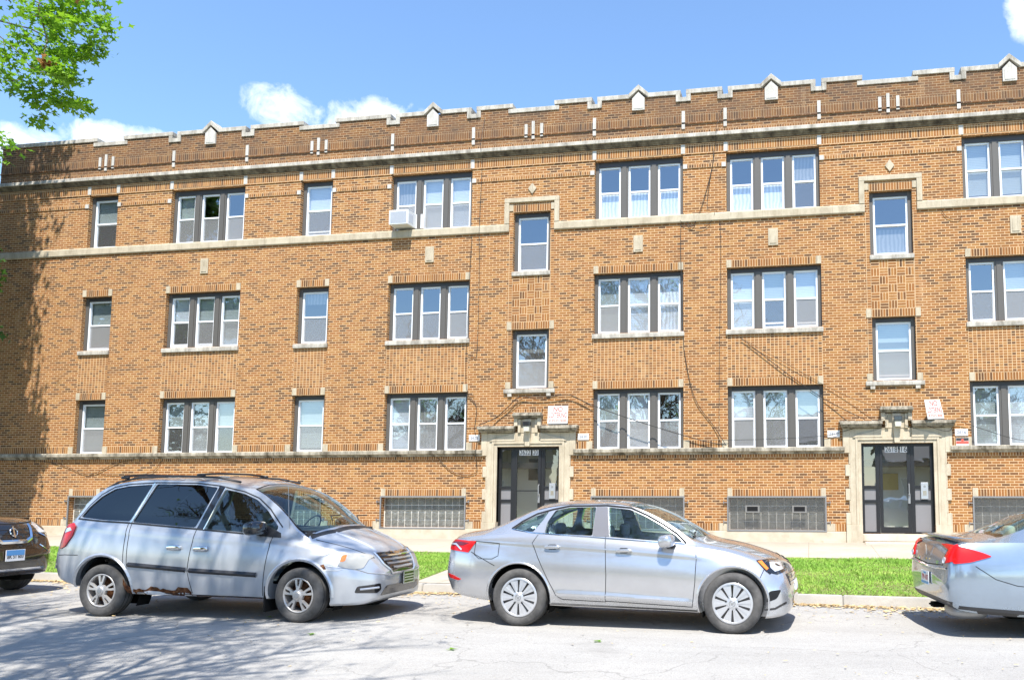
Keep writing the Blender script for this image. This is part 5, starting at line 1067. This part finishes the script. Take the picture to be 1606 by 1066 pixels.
g6.strip('brake_lamp', [(-.12, 1.055), (.12, 1.055)], .02, 'tail_dark', 'x-', .004)
for ax, sg in (('x-', -1), ('x-', 1)):
    P = [(sg * .62, .82), (sg * .67, .95), (sg * .73, 1.03), (sg * .79, 1.00), (sg * .83, .93), (sg * .81, .85), (sg * .72, .82)]
    tl = g6.decal('tail_light', rounded(P, .02), 'tail_red', 'x-', .010, .02)
    c0, n0 = g6.hit('x-', sg * .675, .85, .014); obj('reverse_lens', MB().lathe([(0, 0), (.036, 0), (.038, .01)], 24, axis='z'), 'lens_clear', tl); q = LAST[0]; q.location = c0; q.rotation_euler = n0.to_track_quat('Z', 'Y').to_euler()
for ax in ('y-', 'y+'):
    g6.decal('tail_light', rounded([(-2.28, 1.025), (-2.14, .995), (-1.97, .945), (-1.87, .905), (-1.98, .875), (-2.12, .84), (-2.28, .82)], .02), 'tail_red', ax, .010)
    for l in ([(-2.06, .80), (-1.85, .66), (-1.62, .59), (-1.42, .57)], [(-1.30, 1.07), (-1.0, .80), (-.62, .62), (-.58, .34), (-.3, .3), (-.28, 1.02)], [(-.28, .3), (.8, .28), (.86, .95)]): g6.strip('panel_gap', l, .008, 'seam', ax, .001, parent=g6.body)
    g6.strip('window_trim', [(-1.38, 1.075), (-.8, 1.035), (.7, 1.0)], .016, 'seam', ax, .0015)
    g6.strip('sill_cladding', [(-2.24, .33), (-1.48, .275)], .07, 'black_plastic', ax, .002, thick=.004)
g6.decal('rear_valance', [(-.78, .40), (-.4, .40), (0, .40), (.4, .40), (.78, .40), (.72, .31), (0, .29), (-.72, .31)], 'black_plastic', 'x-', .002)
g6.strip('bumper_edge', [(-.72, .765), (-.35, .745), (0, .74), (.35, .745), (.72, .765)], .03, 'blue_silver', 'x-', .0, thick=.016, parent=g6.body); g6.strip('panel_gap', [(-.58, .79), (0, .765), (.58, .79)], .010, 'seam', 'x-', .003, parent=g6.body)
for sg in (-1, 1): g6.strip('panel_gap', [(sg * .58, .79), (sg * .64, 1.0)], .010, 'seam', 'x-', .003, parent=g6.body)
rc = g6.decal('plate_recess', rounded([(-.27, .69), (.27, .69), (.25, .50), (-.25, .50)], .02), 'blue_silver', 'x-', -.02, 0)
pl = empty('number_plate', (-2.375, 0, .60)); pl.parent = g6.root
obj('plate_board', MB().box(-.004, .004, -.155, .155, -.078, .078), 'plate_white', pl); obj('plate_stripe', MB().box(-.0055, -.0042, -.15, .15, -.074, -.045), 'plate_blue', pl)
def plate_text(txt, size, z, ww, m, parent):
    t = text_mb(txt, size, 0, z, -.0048, w=ww, depth=.0006, bold=.0015); t.v = [(p[1], -p[0], p[2]) for p in t.v]; return obj('plate_lettering', t, m, parent)
plate_text('799 4107', .085, 0.0, .26, 'plate_red', pl); plate_text('Illinois', .035, .055, .10, 'plate_blue', pl)
em = MB().prism([(-.012, .03), (.012, .03), (.022, .055), (.006, .062), (0, .055), (-.006, .062), (-.022, .055)], -.004, .004); em.prism([(-.012, .028), (.012, .028), (0, -.06)], -.004, .004); em.v = [(p[1] - 2.352, p[0], p[2] + .93) for p in em.v]; obj('trunk_emblem', em, 'chrome', g6.root)
obj('trunk_lock', MB().lathe([(0, 0), (.012, 0), (.014, .008)], 16, axis='z'), 'brass', g6.root); q = LAST[0]; q.location = (-2.352, 0, .82); q.rotation_euler = (0, R(-90), 0)
t = text_mb('GT', .05, 0, 0, 0, w=.10, depth=.0015, bold=.001); t.v = [(-2.352 + p[1], -p[0] + .0, p[2]) for p in t.v]
t1 = MB(); t1.v = [(p[0] + .012, p[1] - .40, p[2] + .805) for p in t.v]; t1.f = t.f; t1.uv = t.uv; obj('trunk_lettering', t1, 'chrome', g6.root)
t1 = text_mb('G6', .05, 0, 0, 0, w=.09, depth=.0015, bold=.001); t1.v = [(-2.34 + p[1], -p[0] + .40, p[2] + .805) for p in t1.v]; obj('trunk_lettering', t1, 'chrome', g6.root)
obj('tow_eye', MB().box(-2.22, -1.9, .28, .45, .20, .26), 'under', g6.root, bevel=.02); obj('muffler', MB().ellipsoid((-2.0, -.3, .25), (.22, .28, .09), 10, .7), 'steel', g6.root, smooth=True)
g6.handle(-1.15, .90, 'blue_silver'); g6.handle(-.1, .87, 'blue_silver'); g6.mirror(.50, 1.02, 'blue_silver', 1, .82)
g6.seats([(.05, -.37, .42, 1), (.05, .37, .42, 1), (-.85, 0, .42, 2.3)], 'seat_tan'); obj('parcel_shelf', MB().box(-1.72, -1.1, -.6, .6, .98, 1.0), 'seat_tan', g6.root)
for y in (-.36, .36): obj('headrest', MB().ellipsoid((-1.22, y, 1.08), (.05, .13, .075), 8, .6), 'seat_tan', g6.root, smooth=True)
obj('dashboard', MB().prism([(.45, .75), (.44, .96), (.60, 1.0), (.82, .98), (.82, .7)], -.66, .66), 'car_inside', g6.root, bevel=.03)

# ---------- dark brown crossover, nose in at the left edge
S = dict(
 top=[(-2.3, .7), (-2.25, 1.1), (-2.15, 1.45), (-1.9, 1.62), (-1.4, 1.70), (-.4, 1.72), (.2, 1.62), (.6, 1.42), (.98, 1.19), (1.2, 1.15), (1.6, 1.12), (1.95, 1.07), (2.12, 1.01), (2.21, .90), (2.27, .72)],
 bot=[(-2.3, .6), (-2.2, .42), (-1.8, .32), (1.6, .28), (1.95, .26), (2.15, .31), (2.27, .48)],
 belt=[(-2.3, .66), (-2.22, 1.0), (-2, 1.14), (-1, 1.10), (.9, 1.05), (1.5, 1.02), (1.9, .95), (2.12, .84), (2.27, .62)],
 wb=[(-2.3, .6), (-2.1, .78), (-1.5, .84), (.8, .85), (1.5, .80), (1.85, .74), (2.05, .66), (2.18, .58), (2.27, .46)],
 wm=[(-2.3, .64), (-2.1, .84), (-1.5, .91), (1.2, .92), (1.7, .90), (1.95, .83), (2.12, .74), (2.22, .62), (2.27, .50)],
 wl=[(-2.3, .6), (-2.1, .80), (-1.5, .88), (1.2, .89), (1.7, .88), (1.95, .80), (2.12, .70), (2.22, .57), (2.27, .45)],
 re=[(-2.3, .68), (-2.2, 1.2), (-2.0, 1.45), (-1.5, 1.60), (-.3, 1.62), (.2, 1.52), (.6, 1.32), (.95, 1.12), (1.5, 1.05), (1.95, .97), (2.27, .65)],
 wr=[(-2.3, .5), (-2, .62), (-1.4, .66), (0, .66), (.5, .70), (.95, .80), (1.5, .76), (1.95, .62), (2.27, .38)], mid=.5)
rg = Car('crossover', 'dark brown crossover with chrome grille and blue number plate, nose showing at the left edge', 'car', (-7.05, -10.32, 0), R(-2), S, -2.3, 2.27)
K1 = rounded([(-1.9, 1.18), (-1.5, 1.5), (-.9, 1.56), (-.75, 1.56), (-.72, 1.14)], .03); K2 = rounded([(-.62, 1.14), (-.64, 1.56), (-.1, 1.54), (.3, 1.42), (.75, 1.12)], .03)
rg.build('brown_black', [K1, K2], [(-1.35, .36, .42), (1.35, .36, .42)], [(.02, -.6), (.5, -.65), (.93, -.73), (.98, 0), (.93, .73), (.5, .65), (.02, .6), (-.03, 0)], None, cav=(-1.8, .98, .45, 1.08, 1.1))
rg.root.scale = (1, 1, 1.12)
for x, sg in ((-1.35, -1), (-1.35, 1), (1.35, -1), (1.35, 1)): rg.wheel(x, .36, .36, .225, .22, sg, 'van', yo=.90)
gr = rg.decal('grille', rounded([(-.55, .98), (.55, .98), (.42, .70), (-.42, .70)], .04), 'gloss_black', 'x+', .003)
for zz in (.92, .86, .80): rg.strip('grille_bar', [(-.5, zz), (.5, zz)], .010, 'black_plastic', 'x+', .005, thick=.004, parent=gr)
rg.strip('grille_chrome', [(-.36, .985), (-.30, .80), (-.2, .755), (.2, .755), (.30, .80), (.36, .985)], .055, 'chrome', 'x+', .008, thick=.014, parent=gr)
e_, n_ = rg.hit('x+', 0, .885, .012); obj('round_emblem', MB().lathe([(.052, 0), (.058, -.008), (.066, 0), (.058, .008), (.052, 0)], 28, axis='z').box(-.012, .012, -.085, .085, -.004, .006), 'chrome', gr, smooth=False); q = LAST[0]; q.location = e_; q.rotation_euler = n_.to_track_quat('Z', 'Y').to_euler()
for sg in (-1, 1):
    hl = rg.decal('headlight', rounded([(sg * .46, .98), (sg * .62, 1.015), (sg * .80, 1.0), (sg * .84, .93), (sg * .74, .86), (sg * .52, .86)], .02), 'lens_clear', 'x+', .006, .02)
    rg.decal('projector_lens', rounded([(sg * .60, .98), (sg * .76, .97), (sg * .77, .92), (sg * .64, .89)], .02), 'gloss_black', 'x+', .010, parent=hl)
    rg.strip('running_light', [(sg * .52, .86), (sg * .62, .80), (sg * .68, .83), (sg * .80, .87)], .022, 'chrome', 'x+', .010, thick=.004); rg.decal('fog_recess', rounded([(sg * .60, .56), (sg * .80, .62), (sg * .82, .54), (sg * .64, .46)], .03), 'gloss_black', 'x+', .004)
    rg.strip('bumper_trim', [(sg * .45, .70), (sg * .60, .60), (sg * .80, .67)], .018, 'chrome', 'x+', .004, thick=.004)
rg.decal('lower_grille', rounded([(-.52, .50), (.52, .50), (.60, .38), (-.60, .38)], .03), 'gloss_black', 'x+', .003); rg.strip('bumper_trim', [(-.58, .36), (.58, .36)], .045, 'chrome', 'x+', .006, thick=.01)
rg.strip('panel_gap', [(-.84, .99), (-.6, 1.02), (0, 1.0), (.6, 1.02), (.84, .99)], .012, 'seam', 'x+', .004, parent=rg.body)
for ax in ('y-', 'y+'):
    for l in ([(-.68, .35), (-.66, 1.12)], [(.72, .33), (.85, 1.05)]): rg.strip('panel_gap', l, .008, 'seam', ax, .001, parent=rg.body)
pl = empty('number_plate', (2.292, 0, .57)); pl.parent = rg.root; pl.rotation_euler = (0, 0, math.pi)
obj('plate_board', MB().box(-.004, .004, -.155, .155, -.078, .078), 'plate_white', pl); obj('plate_band', MB().box(-.0055, -.0042, -.145, .145, .0, .072), 'plate_blue', pl); plate_text('BK 51 603', .07, -.02, .26, 'ink', pl)
rg.mirror(.55, 1.13, 'gloss_black', 1.1, .88); rg.handle(-.95, .98, 'brown_black'); rg.handle(-.3, .97, 'brown_black'); rg.seats([(.05, -.38, .5, 1), (.05, .38, .5, 1), (-.9, 0, .5, 2.3)], 'seat_cloth')
# ------------------------------------------------------------------ trees
_fw = Vector((math.sin(R(-9.667)) * math.cos(R(5.399)), math.cos(R(9.667)) * math.cos(R(5.399)), math.sin(R(5.399)))); _r = Vector((math.cos(R(9.667)), math.sin(R(9.667)), 0)); _u = _r.cross(_fw)
def pxof(p):
    d = Vector(p) - CAM; zc = d.dot(_fw)
    if zc < .2: return None
    return 1047.2 + 1300 * d.dot(_r) / zc, 650.2 - 1300 * d.dot(_u) / zc
def framed(p, m=0):      # would this twig grow into the open view of the house front?
    q = pxof(p); return q is not None and m < q[0] < 1640 and -40 < q[1] < 1100
LEAF = [(0, 0), (.28, -.10), (.5, -.42), (.62, -.12), (1.0, 0), (.62, .12), (.5, .42), (.28, .10)]
def leaves(name, P, m, size, parent, drop=.5):
    P = np.asarray(P); n = len(P)
    if n == 0: return
    L_ = np.array(LEAF); k = len(L_); a = rng.uniform(0, 6.283, n); tilt = rng.normal(.3, .55, n); roll = rng.normal(0, .6, n); s = size * rng.uniform(.6, 1.25, n)
    u = np.stack([np.cos(a) * np.cos(tilt), np.sin(a) * np.cos(tilt), -np.sin(tilt)], 1); w0 = np.stack([-np.sin(a), np.cos(a), np.zeros(n)], 1); nrm = np.cross(u, w0); v = w0 * np.cos(roll)[:, None] + nrm * np.sin(roll)[:, None]
    V = P[:, None, :] + (L_[None, :, 0:1] * u[:, None, :] + L_[None, :, 1:2] * v[:, None, :]) * s[:, None, None]
    return fast_mesh(name, V.reshape(-1, 3), np.arange(n * k), m, k) if parent is None else setpar(fast_mesh(name, V.reshape(-1, 3), np.arange(n * k), m, k), parent)
def setpar(o, p): o.parent = p; return o
def tree(name, label, base, h, spread, seed, leafn, size, lm, ok, lean=(0, 0), first=.30, group=None, depth=5, twigs=4, drop=0, clumps=()):
    r = random.Random(seed); root = empty(name); tag(root, label, 'tree', group); tr = MB(); br = MB(); tips = []
    def grow(p, d, L_, rad, lev):
        n = max(3, int(L_ / .45)); pts = [p]; q = p.copy(); dd = d.copy()
        for i in range(n):
            dd = (dd + Vector((r.gauss(0, .10), r.gauss(0, .10), r.gauss(0, .07) + (.03 if lev < 3 else -.01)))).normalized(); q = q + dd * (L_ / n)
            if lev > 0 and not ok(q): return
            pts.append(q.copy())
        (tr if lev == 0 else br).tube(pts, rad, 9 if lev == 0 else (6 if lev < 3 else 4), rad * (.62 if lev else .55))
        if lev >= depth - 2:
            for q_ in pts[1:]: tips.append((q_, lev))
        if lev >= depth: return
        kids = {0: 9, 1: 6, 2: 5, 3: 4, 4: 3}.get(lev, 3)
        for k in range(kids):
            t = (first if lev == 0 else .3) + (1 - (first if lev == 0 else .3)) * (k + r.random() * .6) / kids; i = min(int(t * n), n - 1); o = pts[i]
            az = r.random() * 6.283 if lev else 2.4 * k + r.random(); side = Vector((math.cos(az), math.sin(az), r.uniform(.15, .75) if lev == 0 else r.uniform(-.2, .6)))
            nd = (pts[min(i + 1, n)] - pts[i]).normalized() * (.35 if lev == 0 else .75) + side * (.85 if lev == 0 else .7); nd.normalize()
            grow(o, nd, (spread if lev == 0 else L_ * .62) * r.uniform(.75, 1.15), rad * (.42 if lev == 0 else .5), lev + 1)
    grow(Vector(base), Vector((lean[0], lean[1], 1)).normalized(), h, h * .021 + .05, 0)
    obj('trunk', tr, 'bark', root, smooth=True)
    P = []
    if tips:
        for _ in range(leafn):
            p, lev = tips[r.randrange(len(tips))]; q = p + Vector((r.gauss(0, .17), r.gauss(0, .17), r.gauss(-.05, .15)))
            if ok(q): P.append(tuple(q))
    for (cx, cy, cz, n_, s_) in clumps:      # boughs that carry the dense outer clumps
        tc_ = Vector((cx, cy, cz)); st_ = Vector(base) + Vector((0, 0, min(h * .8, max(cz - 2.5, 2))))
        md = st_.lerp(tc_, .55) + Vector((0, 0, .3)); br.tube([st_, md, tc_], .07, 5, .02)
        for _ in range(n_):
            q = Vector((r.gauss(cx, s_), r.gauss(cy, s_), r.gauss(cz, s_ * 1.1)))
            if ok(q): P.append(tuple(q))
    obj('limbs', br, 'bark', root)
    if P: leaves('crown', P, lm, size, root)
    return root
nz_ok = lambda p: (math.sin(p.z * 1.9 + p.x) + math.sin(p.z * 4.3 + 1)) * 7
rc = random.Random(9); CL = [(rc.uniform(-19.8, -15.25 - .5 * (k % 3 == 0)), rc.uniform(-5.6, -2.6), 3.5 + 18 * k / 95, 420, rc.uniform(.28, .5)) for k in range(96)]
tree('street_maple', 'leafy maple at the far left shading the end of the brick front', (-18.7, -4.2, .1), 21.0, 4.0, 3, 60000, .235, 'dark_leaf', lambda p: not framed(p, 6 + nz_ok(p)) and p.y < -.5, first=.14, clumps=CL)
tree('shade_tree', 'half bare maple on the near side of the street, its shadow across the road', (.4, -21.6, .1), 9.5, 5.2, 11, 4200, .13, 'maple_leaf', lambda p: not framed(p) and p.z > 2.2, first=.32, lean=(.02, .22))
tree('shade_tree', 'bare branched maple beside the road, left of the near trees', (-5.6, -19.2, .1), 9.5, 5.0, 23, 700, .12, 'maple_leaf', lambda p: not framed(p) and p.z > 2.4, first=.3, lean=(.08, .36), depth=4)
for i, (x, y, h, sd_) in enumerate(((1.5, -40, 8.5, 31), (17.5, -40, 9, 32), (-6.5, -39.5, 13, 33), (22, -41, 12, 34), (-19, -40, 13, 35))):
    tree('yard_tree', ['bare grey tree before the blue house across the street', 'tall half leafed tree right of the blue house across the street', 'half leafed tree left of the blue house across the street', 'bare tree by the brown house across the street', 'half leafed tree by the white house across the street'][i], (x, y, .1), h, 4.2, sd_, 2600, .16, 'maple_leaf', lambda p: p.z > 2.5, depth=4, group='trees across the street')
# houses across the street, behind the camera: they are what the windows and cars mirror
def house(x0, x1, y0, dp, h, rh, wm, label):
    r_ = empty('house', ((x0 + x1) / 2, y0, 0)); tag(r_, label, 'house', 'houses across the street'); w2 = (x1 - x0) / 2
    obj('wall', MB().box(-w2, w2, -dp, 0, 0, h), wm, r_); rf = MB(); rf.quad([(-w2 - .4, .5, h - .1), (w2 + .4, .5, h - .1), (w2 + .4, -dp / 2, h + rh), (-w2 - .4, -dp / 2, h + rh)][::-1]); rf.quad([(-w2 - .4, -dp - .5, h - .1), (w2 + .4, -dp - .5, h - .1), (w2 + .4, -dp / 2, h + rh), (-w2 - .4, -dp / 2, h + rh)])
    for s in (-1, 1): rf.quad([(s * w2, 0, h), (s * w2, -dp, h), (s * w2, -dp / 2, h + rh - .1)])
    obj('roof', rf, 'shingle', r_)
    for k in range(3):
        for j in range(2):
            xx = -w2 + (x1 - x0) * (k + .5) / 3; zz = 1.3 + j * 2.9
            if zz + 1.4 > h: continue
            wd_ = obj('window', MB().box(xx - .5, xx + .5, .0, .05, zz, zz + 1.4), 'sash_white', r_); obj('pane', MB().box(xx - .42, xx + .42, .05, .06, zz + .08, zz + 1.32), 'gloss_black', wd_)
    obj('door', MB().box(w2 * .45, w2 * .45 + .95, 0, .06, .1, 2.3), 'door_panel', r_)
mat('shingle', (.30, .30, .31), .9); mat('siding_blue', (.42, .48, .55), .8); mat('siding_white', (.75, .75, .73), .8); mat('siding_tan', (.42, .33, .22), .85)
house(0, 9, -44, 10, 5.8, 2.6, 'siding_blue', 'blue two storey house with grey roof across the street'); house(13.5, 22, -44, 10, 4.2, 2.6, 'siding_tan', 'low brown house across the street'); house(-12, -3.5, -45, 10, 4.4, 2.8, 'siding_white', 'white house with grey roof across the street'); house(-27, -17, -45, 10, 5.6, 2.6, 'siding_tan', 'tan two storey house at the left across the street')

# the branch of the near maple that hangs into the view, top left
root = empty('overhanging_branch', (-6.6, -14.6, 6.9)); tag(root, 'bright green maple branch hanging into the top left corner with brown seed tufts', 'branch')
r = random.Random(5); root.location = (0, 0, 0); wood = MB(); P = []
Y0 = -12.5
def onp(x, y):      # a point of the hanging spray, metres right of / above its lower left
    return (-2.97 + (x + 2) * .0080, 8.07 - (y - 36) * .00858)
def twig(pts, rad, n_leaf, sp, yoff=0):
    Q = [Vector((onp(x, y)[0], Y0 + yoff * .5 + r.gauss(0, .06), onp(x, y)[1])) for x, y in pts]; wood.tube(Q, rad, 6, rad * .4)
    for _ in range(n_leaf):
        i = r.randrange(len(Q) - 1); t = r.random(); c = Q[i].lerp(Q[i + 1], t); P.append((c.x + r.gauss(0, sp), c.y + r.gauss(0, sp * 1.6), c.z + r.gauss(-.02, sp * .75)))
main = [([(-60, -80), (20, -30), (60, 5), (78, 50), (82, 95), (95, 125), (112, 145)], .011), ([(60, -80), (100, -30), (128, 3), (145, 28), (163, 48)], .009), ([(-80, 20), (-20, 35), (30, 60), (75, 70), (115, 78)], .011), ([(-80, 60), (-10, 80), (25, 110), (50, 135), (90, 150)], .010), ([(-60, -30), (0, 0), (50, 20), (100, 38), (150, 66)], .010), ([(-70, 120), (-20, 125), (5, 140), (20, 160)], .008)]
for k, (l, rad) in enumerate(main): twig(l, rad, 130, .08, (k % 3 - 1) * .45)
subs = [((60, 60), (110, 70), (150, 85), (183, 96)), ((90, 40), (130, 52), (165, 62), (188, 70)), ((70, 100), (110, 105), (130, 92), (148, 88)), ((40, 120), (70, 150), (95, 172), (104, 180)), ((20, 110), (30, 140), (45, 160), (60, 168)), ((0, 90), (10, 120), (8, 150), (14, 168)), ((60, 5), (95, 15), (120, 22), (140, 35)),
        ((-10, 60), (20, 80), (50, 95), (85, 105)), ((-10, 10), (20, 25), (45, 45), (60, 70)), ((-10, 130), (0, 150), (5, 180), (2, 192)), ((120, 140), (128, 150), (132, 158), (135, 155)), ((-30, 225), (-8, 240), (10, 246), (26, 252)), ((10, 30), (40, 35), (80, 30), (110, 25)), ((30, 80), (60, 85), (95, 88), (125, 90)), ((-10, 100), (15, 100), (45, 110), (70, 125)), ((-15, 258), (0, 262), (4, 270), (8, 280))]
for k, l in enumerate(subs): twig(l, .0045, 150 if k not in (11, 15) else 60, .055, (k % 5 - 2) * .28)
obj('twig', wood, 'bark', root); leaves('foliage', P, 'maple_leaf', .11, root)
for (x, y) in ((112, 147), (162, 46), (22, 22), (12, 12), (30, 30)):
    cx, cz = onp(x, y); T_ = [(cx + r.gauss(0, .026), Y0 - .45 + r.gauss(0, .026), cz + .02 + r.gauss(-.01, .026)) for _ in range(60)]; leaves('seed_tuft', T_, 'seed_tuft', .08, root)

# ------------------------------------------------------------------ fittings on the front
def cable(label, pts, r_=.008, y=-.05):
    Q = [Vector((p[0], (p[2] if len(p) > 2 else y), p[1])) for p in pts]; S_ = []
    for i in range(len(Q) - 1):
        p0, p1, p2, p3 = Q[max(i - 1, 0)], Q[i], Q[i + 1], Q[min(i + 2, len(Q) - 1)]
        for j in range(6):
            t = j / 6; S_.append(.5 * ((2 * p1) + (p2 - p0) * t + (2 * p0 - 5 * p1 + 4 * p2 - p3) * t * t + (3 * p1 - p0 - 3 * p2 + p3) * t**3))
    S_.append(Q[-1]); o = obj('cable', MB().tube(S_, r_ * 1.05, 5), 'cable'); tag(o, label, 'cable', 'cables strung across the brick front'); return o
cable('thick black cable looping over the left doorway hood and under the stair window', [(-1.35, 3.46, -.24), (-.95, 3.66), (-.62, 3.92), (-.26, 4.23), (.16, 4.205), (.65, 4.215), (1.16, 4.26), (1.8, 3.97), (3.05, 3.52), (4.76, 2.99), (5.43, 2.86)], .011, -.08)
cable('thinner cable just under the thick one over the left doorway', [(-1.32, 3.47, -.22), (-.85, 3.70), (-.45, 3.98), (-.15, 4.19), (.3, 4.16), (.8, 4.20), (1.3, 4.19), (1.85, 3.90)], .007, -.06)
cable('cable running down from the parapet left of the left doorway', [(-1.45, 12.3), (-1.48, 11.4, -.22), (-1.5, 11.0), (-1.53, 9.06, -.07), (-1.52, 7.9), (-1.53, 5.58), (-1.64, 5.40), (-1.81, 5.46)], .006, -.03)
cable('cable hanging beside the window group left of the left doorway', [(-1.74, 8.89, -.07), (-1.81, 7.37), (-1.84, 4.69), (-1.60, 4.3)], .006, -.03)
cable('cable drooping below the stone ledge left of the left doorway', [(-2.63, 2.60), (-2.25, 2.25), (-1.87, 2.11), (-1.5, 2.16), (-1.45, 2.39, -.07), (-1.47, 2.72, -.14), (-1.47, 3.05), (-1.55, 3.37), (-1.52, 4.0), (-1.78, 4.3)], .007, -.03)
cable('cable dropping from the cornice and swinging in a long curve between the window groups', [(5.1, 11.0), (5.1, 10.47), (4.79, 9.3), (4.53, 8.77), (4.23, 8.87), (4.28, 6.07), (4.34, 5.2), (4.6, 4.09), (5.1, 3.35), (5.42, 2.85, -.12)], .008, -.04)
cable('straight cable running down the pier between the two middle window groups', [(5.36, 12.03), (5.22, 11.4, -.23), (5.18, 11.0), (4.95, 9.3, -.07), (5.29, 8.83), (5.25, 5.18), (5.23, 2.98)], .006, -.03)
cable('cable sloping down to the right doorway across a window head', [(5.86, 5.62), (5.96, 5.57), (7.04, 4.69), (7.98, 4.01), (8.96, 3.46, -.2)], .009, -.05)
cable('thin slack cable above the one sloping to the right doorway', [(5.96, 5.60), (7.2, 4.85), (8.3, 4.2), (9.4, 3.68, -.2), (9.5, 3.4, -.16)], .005, -.05)
cable('cable sagging along the ledge at the far left', [(-17.0, 2.62), (-15.51, 2.58), (-14.69, 2.46), (-13.72, 2.17), (-12.85, 2.49), (-12.2, 2.60)], .007, -.03)
cable('straight cable below the sagging one at the far left', [(-13.72, 2.21), (-12.82, 2.17), (-11.68, 2.2), (-11.3, 2.55)], .006, -.03)
cable('pair of wires crossing in front of the window group left of the right doorway', [(4.76, 2.99), (6.43, 3.0), (7.9, 3.07), (8.5, 3.20), (9.5, 3.5, -.2)], .006, -.07)
cable('wires fanning out over the right doorway hood toward the right', [(9.95, 3.5, -.2), (10.5, 3.28, -.17), (11.0, 3.15, -.12), (11.2, 3.40), (11.8, 3.2), (12.78, 2.9), (14.2, 2.84)], .007, -.07)
cable('short loop of cable under the stone belt at the right', [(11.0, 8.86), (11.15, 8.65), (11.4, 8.58), (11.5, 8.66)], .006, -.03)
cable('loop of cable hanging at the stone belt between the middle window groups', [(4.2, 8.95, -.07), (4.5, 8.75), (4.85, 8.72), (5.1, 8.95), (5.15, 9.15, -.07)], .006, -.04)

def loiter(x, z, y, rot, faded, label):
    s_ = empty('loitering_sign', (x, y, z)); s_.rotation_euler = rot; tag(s_, label, 'sign', 'no loitering signs')
    obj('board', MB().box(-.28, .28, -.006, .006, -.245, .245), 'sign_white', s_)
    for tx, sz, zz, ww, m_ in (('NO', .19, .145, .26, 'sign_red'), ('LOITERING', .19, -.02, .50, 'sign_red'), ('BY POLICE ORDER', .09, -.17, .48, 'sign_faded')): obj('lettering', text_mb(tx, sz, 0, zz, -.0075, w=ww, depth=.001, bold=.003), m_, s_)
    obj('shade_bracket', MB().box(-.27, .27, -.004, .03, -.262, -.247), 'cable', s_)
loiter(.865, 3.72, -.14, (R(-6), 0, 0), False, 'white NO LOITERING sign standing straight on the left doorway hood')
loiter(10.66, 3.70, -.16, (R(-8), R(-4), R(38)), True, 'faded white NO LOITERING sign leaning askew on the right doorway hood')
for tx, x, label in (('2622', -1.56, 'white number plaque 2622 left of the left doorway'), ('2620', 1.55, 'white number plaque 2620 right of the left doorway'), ('2618', 8.18, 'white number plaque 2618 left of the right doorway'), ('2616', 11.32, 'white number plaque 2616 right of the right doorway')):
    q = empty('number_plaque', (x, -.01, 3.125)); tag(q, label, 'number plaque', 'white number plaques beside the doorways'); obj('board', MB().box(-.155, .155, -.012, .0, -.085, .085), 'sign_white', q); obj('lettering', text_mb(tx, .11, 0, 0, -.0135, w=.22, depth=.001, bold=.001), 'plaque_ink', q)
q = empty('alarm_sign', (11.335, -.01, 2.885)); tag(q, 'small black white and red sign under the 2616 plaque', 'sign'); obj('board', MB().box(-.155, .155, -.012, 0, -.105, .105), 'sign_white', q); obj('stripe', MB().box(-.15, .15, -.014, -.012, -.05, .02), 'sign_red', q); obj('stripe', MB().box(-.15, .15, -.0145, -.012, .03, .10), 'ink', q); obj('emblem', MB().ellipsoid((0, -.013, .045), (.04, .004, .03), 8), 'sign_red', q)
for c, label in ((0, 'black lamp on the keystone over the left doorway'), (9.745, 'black lamp on the keystone over the right doorway')):
    q = empty('wall_lamp', (c + .02, -.13, 3.40)); tag(q, label, 'wall lamp', 'lamps over the doorways')
    obj('hood', MB().box(-.10, .10, -.17, .0, .02, .14), 'gloss_black', q, bevel=.01); obj('diffuser', MB().prism([(-.085, .02), (.085, .02), (.075, -.13), (-.075, -.13)], -.15, -.01), 'lamp_glass', q, bevel=.01); obj('arm', MB().box(-.04, .04, -.002, .07, .03, .12), 'cable', q)
q = empty('air_conditioner', (-3.84, 0, 9.18)); tag(q, 'white window air conditioner jutting from the third floor window group', 'air conditioner')
obj('case', MB().box(-.29, .29, -.36, .13, .02, .44), 'white_metal', q, bevel=.012)
gr_ = MB()
for i in range(26): gr_.box(-.25, .25, -.367, -.361, .06 + i * .013, .066 + i * .013)
obj('coil_grille', gr_, 'louvre', q); gr_ = MB()
for i in range(9):
    for s in (-1, 1): gr_.box(s * .291, s * .295, -.30 + i * .028, -.285 + i * .028, .10, .36)
obj('side_louvre', gr_, 'louvre', q); obj('side_panel', MB().box(.30, .56, .10, .12, .02, .44), 'white_metal', q)
for i, (x, y) in enumerate(((.55, -11.75), (1.95, -12.9), (3.95, -13.4), (5.2, -12.7))):
    L_ = [(p[0] * .14, p[1] * .14, .012 + .02 * abs(p[1])) for p in LEAF]; g_ = MB(); g_.quad(L_); o = obj('fallen_leaf', g_, 'maple_leaf'); o.location = (x, y, 0); o.rotation_euler = (0, 0, i * 1.9)
    tag(o, ['small green leaf on the road nearest the minivan', 'green leaf on the road between minivan and silver sedan', 'green leaf on the road in front of the silver sedan rear wheel', 'green leaf on the road in front of the silver sedan door'][i], 'leaf', 'green leaves fallen on the road')
